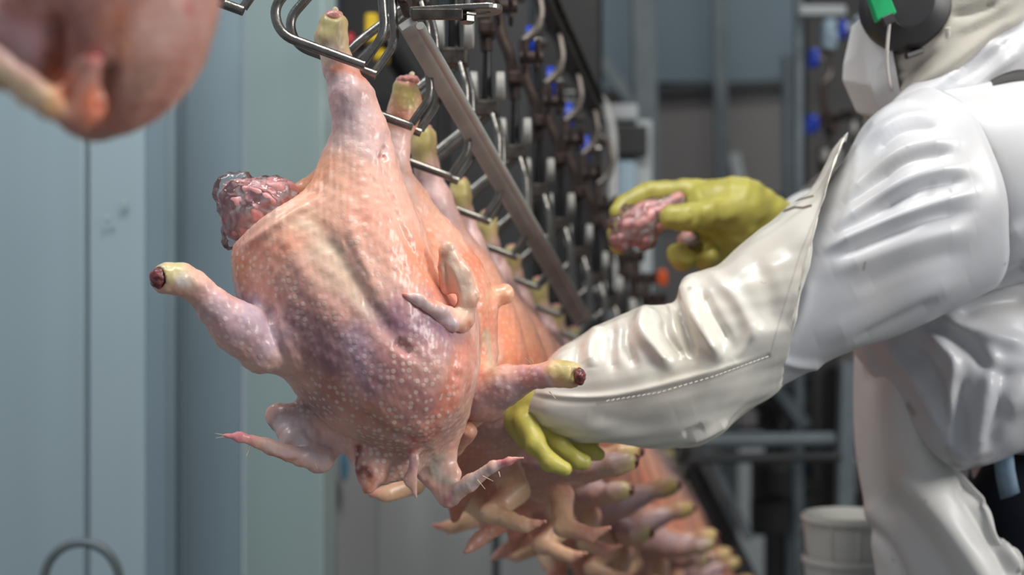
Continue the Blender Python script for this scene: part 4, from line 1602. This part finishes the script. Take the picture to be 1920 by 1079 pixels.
mk('jacket_yoke', V, F, M['coat'], pr, True, fol=fo)
# raised armhole seam
sm_pts = []
for (u, v) in curve([(1700, 178), (1742, 200), (1790, 262), (1818, 340), (1830, 430), (1828, 500), (1818, 560)], 8):
    sm_pts.append((u, v))

# jacket body and the bag of cloth above the waist
f = Field((.30, 1.50, .85), (1.02, 2.12, 1.72), .0042)
f.cone(P(1960, 330, 1.86), P(2090, 900, 1.86), .13, .17, .05)
f.ell(P(1840, 610, 1.76), (.105, .10, .11), 0, .05)
f.chain([(1770, 600, 1.74, 120), (1830, 740, 1.72, 108)], .05)
f.chain([(1830, 740, 1.72, 95), (1806, 830, 1.70, 44), (1800, 862, 1.69, 20)], .03)
f.chain([(1840, 700, 1.72, 130), (1990, 660, 1.74, 150), (2080, 640, 1.78, 170)], .05)
f.chain([(1700, 600, 1.78, 100), (1800, 480, 1.80, 200)], .05)
V, F = f.mesh(2)
V = V + normals(V, F) * (.004 * snoise(V, .12, 65) + .0012 * snoise(V, .04, 66))[:, None]
V = folds(V, F, [
    ([(1650, 640), (1710, 700), (1760, 780), (1790, 850)], 16, .009),
    ([(1690, 640), (1745, 700), (1775, 780), (1800, 860)], 14, -.008),
    ([(1740, 620), (1790, 680), (1785, 760), (1790, 850)], 13, .010),
    ([(1800, 700), (1800, 780), (1812, 860)], 12, -.009),
    ([(1850, 640), (1860, 700), (1840, 790), (1830, 860)], 16, .008),
    ([(1880, 700), (1870, 780), (1850, 850)], 14, -.005),
    ([(1720, 600), (1800, 640), (1870, 700), (1930, 700)], 14, -.009),
    ([(1760, 590), (1840, 625), (1930, 650)], 14, .009),
    ([(1940, 560), (1850, 570), (1790, 600)], 14, -.006),
    ([(1940, 740), (1880, 760)], 26, .008)])
fo = dirt(V, [([(1788, 876), (1812, 884), (1834, 878)], 13, .5), ([(1703, 760), (1712, 775)], 6, .5), ([(1780, 845), (1800, 865)], 10, .3), ([(1856, 852), (1832, 862)], 7, .35)])
mk('jacket_body', V, F, M['coat'], pr, True, fol=fo)

# apron
L_ = cr_interp([(1600, 560, 1.86), (1600, 680, 1.85), (1606, 850, 1.84), (1622, 960, 1.83), (1642, 1079, 1.83), (1670, 1300, 1.84), (1690, 1700, 1.86), (1690, 2000, 1.86)], 150)
R_ = cr_interp([(1700, 560, 1.74), (1730, 740, 1.735), (1796, 884, 1.73), (1852, 948, 1.71), (1878, 1010, 1.70), (1925, 1064, 1.69), (1960, 1300, 1.70), (1980, 1700, 1.72), (1980, 2000, 1.72)], 150)
nu = 90
V = []
for a, b in zip(L_, R_):
    for t in np.linspace(0, 1, nu):
        q = a * (1 - t) + b * t
        zb = -.055 * math.sin(math.pi * min(1, t * 1.05)) ** .8
        V.append(P(q[0], q[1], q[2] + zb))
V = np.array(V)
F = np.array([[i * nu + j, (i + 1) * nu + j, (i + 1) * nu + j + 1, i * nu + j + 1] for i in range(149) for j in range(nu - 1)])
if normals(V, F)[:, 1].mean() > 0:
    F = F[:, ::-1].copy()
V = V + normals(V, F) * (.004 * snoise(V, .25, 67))[:, None]
V = folds(V, F, [([(1600, 980), (1650, 1010), (1690, 1079), (1720, 1200)], 12, -.006), ([(1640, 960), (1690, 1010), (1730, 1100)], 18, .006),
                 ([(1700, 900), (1780, 990), (1850, 1090)], 24, .010), ([(1680, 960), (1760, 1060), (1800, 1150)], 22, -.008),
                 ([(1800, 920), (1850, 1000), (1890, 1079)], 12, -.008), ([(1846, 950), (1872, 1010), (1912, 1064)], 9, .008)], taper=False)
fo = dirt(V, [([(1676, 1052)], 2.4, .8), ([(1690, 800)], 2, .4), ([(1611, 860)], 2, .4)])
o = mk('apron', V, F, M['apron'], pr, True, fol=fo)
sd = o.modifiers.new('thickness', 'SOLIDIFY')
sd.thickness = .0025
sd.offset = -1

# trousers, tape, boots
f = Field((.36, 1.60, .06), (1.12, 2.14, 1.28), .007)
f.ell(P(2030, 940, 1.87), (.135, .17, .13), 0, .05)
f.cone(P(1975, 985, 1.80), P(1990, 1700, 1.80), .105, .075, .04)
f.cone(P(1990, 1700, 1.80), P(2020, 2520, 1.83), .075, .062, .04)
f.cone(P(2060, 985, 1.96), P(2060, 1700, 1.98), .105, .075, .04)
f.cone(P(2060, 1700, 1.98), P(2040, 2340, 1.98), .075, .062, .04)
V, F = f.mesh(2)
V = V + normals(V, F) * (.004 * snoise(V, .12, 68))[:, None]
mk('trousers', V, F, M['navy'], pr, True)
tp = []
for v0, off in ((845, 0), (865, 2), (890, 5), (915, 10), (932, 14)):
    tp.append((P(1862 + off, v0 + 6, 1.722 - .0 * off), P(1898 + off, v0 - 8, 1.706)))
V = []
for a, b in tp:
    V += [a, (a + b) / 2 + (0, -.004, 0), b]
F = [[i * 3 + j, (i + 1) * 3 + j, (i + 1) * 3 + j + 1, i * 3 + j + 1] for i in range(4) for j in range(2)]
o = mk('reflective_tape', V, F, M['reflect'], pr, True)
sd = o.modifiers.new('thickness', 'SOLIDIFY')
sd.thickness = .002
for (u, Z) in ((2022, 1.83), (2044, 1.98)):
    c = P(u, 2400, Z)
    f = Field(c + (-.32, -.09, -.32), c + (.12, .09, .16), .007)
    g = np.array((c[0], c[1], 0.0))
    f.cone(g + (0, 0, .30), g + (0, 0, .10), .072, .058, .03)
    f.cone(g + (.01, 0, .055), g + (-.17, 0, .05), .05, .046, .03)
    V, F = f.mesh(2)
    V[:, 2] = np.maximum(V[:, 2], .002)
    mk('boot', V, F, M['boot'], pr, True)

# far sleeve
secs = [(1462, 386, 1476, 452, 1.97, .022, 0, 0), (1500, 360, 1520, 470, 1.98, .036, 0, 0), (1600, 330, 1620, 500, 2.0, .052, 0, 0), (1760, 240, 1790, 520, 1.99, .080, 0, 0),
        (1860, 200, 1900, 500, 1.95, .08, 0, 0)]
V, F = sleeve_loft(secs, 90, 64, 3, 0)
mk('sleeve', V, F, M['coat'], pr, True, fol=np.zeros(len(V)))

# gloves: far hand round the giblet pack
f = Field(P(1120, 530, 1.88) - .04, P(1490, 320, 2.08) + .04, .0022)
k = .010
f.chain([(1475, 428, 1.97, 42), (1430, 412, 1.965, 50), (1385, 400, 1.955, 58)], .02)
f.chain([(1385, 400, 1.955, 56), (1335, 395, 1.955, 52)], .03, .75)
f.chain([(1390, 450, 1.955, 46), (1350, 470, 1.965, 32)], .025)
f.chain([(1360, 372, 1.975, 33), (1290, 360, 1.985, 25), (1215, 364, 1.985, 22), (1172, 385, 1.975, 20), (1158, 398, 1.965, 17)], k)      # index, over the top
f.chain([(1350, 385, 1.995, 30), (1270, 372, 2.010, 23), (1190, 400, 2.010, 20), (1158, 440, 1.995, 19), (1160, 462, 1.985, 17)], k)      # middle, round the back
f.chain([(1375, 440, 1.985, 32), (1330, 470, 1.990, 24), (1280, 488, 1.975, 22), (1272, 478, 1.94, 21), (1284, 485, 1.93, 21)], k)        # ring, curled
f.chain([(1385, 455, 1.965, 30), (1350, 488, 1.960, 22), (1325, 490, 1.940, 20), (1330, 483, 1.925, 19)], k)                              # little, curled
f.chain([(1395, 400, 1.935, 36), (1335, 402, 1.915, 28), (1290, 408, 1.905, 26), (1258, 408, 1.905, 23)], .012)                           # thumb
f.chain([(1470, 425, 1.97, 42), (1500, 436, 1.975, 46)], .01)
V, F = f.mesh(2)
V = folds(V, F, [([(1290, 392), (1300, 410), (1288, 426)], 5, -.0015), ([(1345, 380), (1350, 410), (1336, 432)], 6, -.002), ([(1320, 385), (1318, 425)], 5, -.0012), ([(1310, 350), (1318, 372)], 5, -.0012)])
V = V + normals(V, F) * (.0007 * snoise(V, .02, 71))[:, None]
mk('glove', V, F, M['glove'], pr, True)
# near hand, fingers between the hanging birds
f = Field(P(930, 920, 1.55) - .04, P(1150, 690, 1.72) + .04, .0022)
f.chain([(1040, 745, 1.60, 40), (1005, 760, 1.60, 40), (985, 785, 1.60, 32)], .02)
f.chain([(985, 785, 1.60, 34), (1000, 810, 1.60, 36)], .02)
k = .004
f.chain([(985, 790, 1.575, 24), (1005, 835, 1.56, 19), (1032, 868, 1.555, 17), (1058, 880, 1.555, 15)], k)
f.chain([(1005, 800, 1.60, 24), (1045, 832, 1.585, 19), (1078, 862, 1.58, 17), (1094, 868, 1.58, 15)], k)
f.chain([(1015, 800, 1.625, 24), (1065, 825, 1.615, 18), (1108, 848, 1.61, 16), (1122, 852, 1.61, 14)], k)
f.chain([(1020, 790, 1.64, 24), (1060, 812, 1.645, 18), (1100, 828, 1.65, 14), (1112, 832, 1.65, 12)], k)
f.chain([(985, 775, 1.62, 24), (955, 800, 1.65, 19), (960, 830, 1.68, 16)], k)
V, F = f.mesh(2)
V = V + normals(V, F) * (.0007 * snoise(V, .02, 72))[:, None]
mk('glove', V, F, M['glove'], pr, True)

g2 = empty('giblet_pack', P(1210, 415, 1.95), 'clear plastic pack of pink giblets held in yellow gloved hand', 'pack')
pack(g2, P(1210, 415, 1.948), (.022, .018, .042), 25, 58, .0022,
     lobes=[(P(1165, 452, 1.945), .013), (P(1185, 425, 1.945), .017), (P(1270, 380, 1.95), .012), (P(1210, 450, 1.945), .012), (P(1290, 450, 1.955), .012)],
     filmlobes=[(P(1150, 420, 1.945), .007), (P(1175, 395, 1.945), .007)])

# head inside the hood, one continuous body under the clothes
f = Field((.30, 1.55, .10), (1.06, 2.16, 2.0), .0062)
hf = np.array((-math.cos(math.radians(47)), math.sin(math.radians(47)), 0))     # the way the face points
hl = np.array((-hf[1], hf[0], 0))                                                # towards the near ear
hu = np.array((0, 0, 1.0))
hc = np.array(P(1695, 8, 1.665)) - hl * .078


def hp_(a, b, c):
    return hc + hf * a + hl * b + hu * c


HY = -47
f.ell(hc, (.088, .070, .100), 0, .01, yaw=HY)
f.ell(hp_(.045, 0, -.065), (.045, .048, .050), 0, .03, yaw=HY)
f.cone(hp_(.084, 0, -.005), hp_(.104, 0, -.036), .008, .012, .012)          # nose
f.cone(hp_(.084, -.014, -.074), hp_(.084, .014, -.074), .009, .009, .008)   # mouth
for s in (-1, 1):
    f.ell(hp_(.080, s * .031, .006), (.010, .013, .009), 0, .004, cut=True, yaw=HY)
    f.ell(hp_(.076, s * .031, .006), (.010, .011, .010), 0, .003, yaw=HY)
    f.ell(hp_(-.005, s * .070, -.010), (.018, .007, .030), 0, .006, yaw=HY)       # ears
f.cone(hp_(-.02, 0, -.06), P(1850, 180, 1.80), .058, .062, .03)
f.cone(P(1860, 220, 1.82), P(2080, 860, 1.88), .07, .09, .06)
for (sh, el, wr_) in ((P(1790, 330, 1.66), P(1420, 655, 1.60), P(1040, 745, 1.60)), (P(1850, 330, 1.96), P(1620, 415, 2.0), P(1470, 428, 1.97))):
    f.cone(P(1880, 300, 1.80), sh, .07, .055, .05)
    f.cone(sh, el, .046, .036, .03)
    f.cone(el, wr_, .035, .022, .03)
    f.cone(wr_, wr_ + (wr_ - el) * .12, .022, .018, .02)
f.ell(P(2060, 960, 1.88), (.09, .12, .09), 0, .05)
for (hp, kn, an) in ((P(1978, 985, 1.80), P(1992, 1700, 1.80), P(2022, 2560, 1.83)), (P(2062, 985, 1.96), P(2062, 1700, 1.98), P(2042, 2380, 1.98))):
    f.cone(hp, kn, .068, .052, .05)
    f.cone(kn, an, .052, .032, .03)
    f.cone(an, (an[0] - .12, an[1], max(an[2] - .03, .05)), .032, .026, .03)
V, F = f.mesh(2)
mk('body', V, F, M['bodyskin'], pr, True)

# hood
f = Field((.34, 1.58, 1.30), (.98, 2.05, 2.02), .004)
f.ell(hp_(-.016, 0, .012), (.094, .080, .110), 0, .01, yaw=HY)
f.cone(P(1790, 30, 1.78), P(1850, 160, 1.80), .088, .100, .04)
f.cone(hp_(-.01, 0, -.06), P(1850, 185, 1.80), .078, .092, .03)
f.cone(hp_(.05, 0, -.085), hp_(-.01, 0, -.09), .052, .066, .02)
f.cone(hp_(-.03, .02, -.10), P(1760, 200, 1.72), .06, .05, .03)
f.cone(P(1840, 90, 1.80), P(1960, 30, 1.86), .085, .085, .04)
f.cone(P(1960, 30, 1.86), P(2040, 200, 1.88), .085, .11, .04)
V, F = f.mesh(2)
V = V + normals(V, F) * (.003 * snoise(V, .07, 75))[:, None]
V = folds(V, F, [([(1640, 140), (1700, 128), (1760, 95)], 7, -.004), ([(1675, 168), (1700, 140), (1730, 105)], 6, -.004),
                 ([(1690, 180), (1760, 140), (1860, 60), (1930, 20)], 15, .008), ([(1720, 190), (1790, 150), (1870, 80), (1930, 50)], 10, -.006),
                 ([(1780, 30), (1830, 20), (1870, 5)], 7, -.006), ([(1790, 60), (1850, 30), (1900, 0)], 9, .004)])
mk('hood', V, F, M['hood'], pr, True)
# jacket collar rolled over the back of the hood
f = Field((.40, 1.53, 1.36), (.98, 2.0, 1.84), .004)
f.chain([(1700, 215, 1.64, 34), (1790, 158, 1.635, 32), (1850, 100, 1.64, 36), (1920, 50, 1.66, 44), (2000, 40, 1.72, 70)], .03)
f.chain([(1760, 210, 1.67, 60), (1850, 170, 1.68, 75), (1950, 130, 1.71, 95), (2020, 130, 1.76, 100)], .04)
V, F = f.mesh(2)
V = V + normals(V, F) * (.002 * snoise(V, .06, 76))[:, None]
st_ = []
for i in range(13):
    t = i / 12
    u, v = 1780 + 66 * t, 152 - 80 * t
    st_.append(([(u - 5, v - 6), (u + 5, v + 6)], 2.2, -.0018))
V = folds(V, F, st_ + [([(1770, 170), (1850, 110), (1920, 60)], 9, -.004), ([(1800, 180), (1880, 120), (1930, 90)], 10, .004)])
mk('collar', V, F, M['coat'], pr, True, fol=np.zeros(len(V)))
tp = curve([(1846, 152), (1876, 138), (1905, 134), (1935, 138), (1980, 156)], 6)
V = []
for (u, v) in tp:
    V += [P(u - 3, v - 14, 1.655), P(u + 2, v + 16, 1.60)]
F = [[2 * i, 2 * i + 1, 2 * i + 3, 2 * i + 2] for i in range(len(tp) - 1)]
o = mk('shoulder_strap', V, F, M['strap'], pr, True)
sd = o.modifiers.new('thickness', 'SOLIDIFY')
sd.thickness = .0025

# folded respirator mask
cz = 1.745


def mp(u, v, dz):
    return P(u, v, cz + dz)


near = [(1616, 30, -.085), (1672, 80, -.090), (1692, 192, -.072), (1652, 217, -.048), (1628, 160, -.070), (1617, 94, -.062)]
mid = [(1596, 48, .03), (1579, 122, .035), (1577, 150, .035), (1603, 210, .03), (1640, 228, .02)]
V = [mp(*q) for q in near] + [mp(*q) for q in mid] + [mp(u + 34, v, .09 + dz * -.3) for u, v, dz in near]
F = [[0, 5, 4, 1], [1, 4, 3, 2], [5, 7, 8, 4], [4, 8, 9, 3], [0, 6, 7, 5], [3, 9, 10], [2, 3, 10]]
F2 = []
for q in F:
    F2.append([(i + 11 if i < 6 else i) for i in q][::-1])
o = mk('face_mask', V, F + F2, M['mask'], pr, False)
bv = o.modifiers.new('soft', 'SUBSURF')
bv.subdivision_type = 'SIMPLE'
bv.levels = bv.render_levels = 4
sm_ = o.modifiers.new('round', 'SMOOTH')
sm_.iterations = 6
sd = o.modifiers.new('thickness', 'SOLIDIFY')
sd.thickness = .0015
MB().tube([mp(1668, 36, -.132), mp(1662, 108, -.125), mp(1666, 150, -.10), mp(1672, 172, -.066)], .0019, 8, .02).build('mask_strap', M['elastic'], pr, True)
MB().tube([mp(1640, 18, -.105), mp(1624, 40, -.09), mp(1622, 66, -.072)], .0017, 8, .02).build('mask_strap', M['elastic'], pr, True)
MB().tube([mp(1777, 52, -.120), mp(1779, 66, -.118), mp(1772, 94, -.112)], (.003, .0045, .002, .003, .001), 8).build('knotted_tie', M['elastic'], pr, True)

# ear defender
ed = empty('ear_defender', P(1695, 15, 1.63), None, None)
ed.parent = pr
ed.location = tuple(P(1695, 15, 1.63) - ORI[pr.name])
c = P(1700, 14, 1.660)
AX = np.array((-.22, -.97, .06))
MB().lathe(c, AX, ((-.012, .048), (-.004, .052), (.006, .052), (.014, .0505), (.024, .046), (.031, .030), (.033, .028), (.034, .010), (.034, .0)), 48).build('ear_cup', M['earblack'], ed, True)
m = MB()
cc = P(1707, 14, 1.648)
m.tube([cc + np.array((.0520 * math.cos(a), 0, .0520 * math.sin(a))) for a in np.linspace(math.radians(-62), math.radians(75), 40)], .0018, 8)
m.build('green_rim', M['eargreen'], ed, True)
m = MB()
m.tube([c + np.array((.030 * math.cos(a), -.031, .030 * math.sin(a))) for a in np.linspace(0, 2 * math.pi, 49)], .0012, 6, closed=True, cap=False)
m.build('ring_groove', M['earblack'], ed, True)
m = MB()
gz = 1.605
gp_ = [(1622, -30), (1660, -30), (1682, 24), (1645, 40)]
cs = [P(u, v, gz + .010) for u, v in gp_] + [P(u, v, gz - .004) for u, v in gp_]
m.hexa([cs[3], cs[2], cs[2] + (0, .014, 0) * np.array(1.0), cs[3] + np.array((0, .014, 0)), cs[0], cs[1], cs[1] + np.array((0, .014, 0)), cs[0] + np.array((0, .014, 0))], .0012)
m.build('green_arm', M['eargreen'], ed)
MB().bar(P(1655, 42, 1.612), P(1676, 32, 1.612), .010, .008, .001).build('arm_socket', M['earblack'], ed)
MB().bar(P(1698, 106, 1.64), P(1738, 92, 1.645), .006, .008, .001).build('cushion_clip', M['earblack'], ed)
MB().tube([P(1640, -20, 1.60), P(1660, -120, 1.61), P(1700, -230, 1.68), P(1715, -262, 1.76), P(1700, -230, 1.85), P(1690, -100, 1.90)], .004, 10, .05).build('headband', M['earblack'], ed, True)
MB().lathe(hc - hl * .078, -hl, ((-.012, .048), (-.004, .052), (.006, .052), (.018, .049), (.030, .030), (.034, .005)), 32).build('ear_cup', M['earblack'], ed, True)
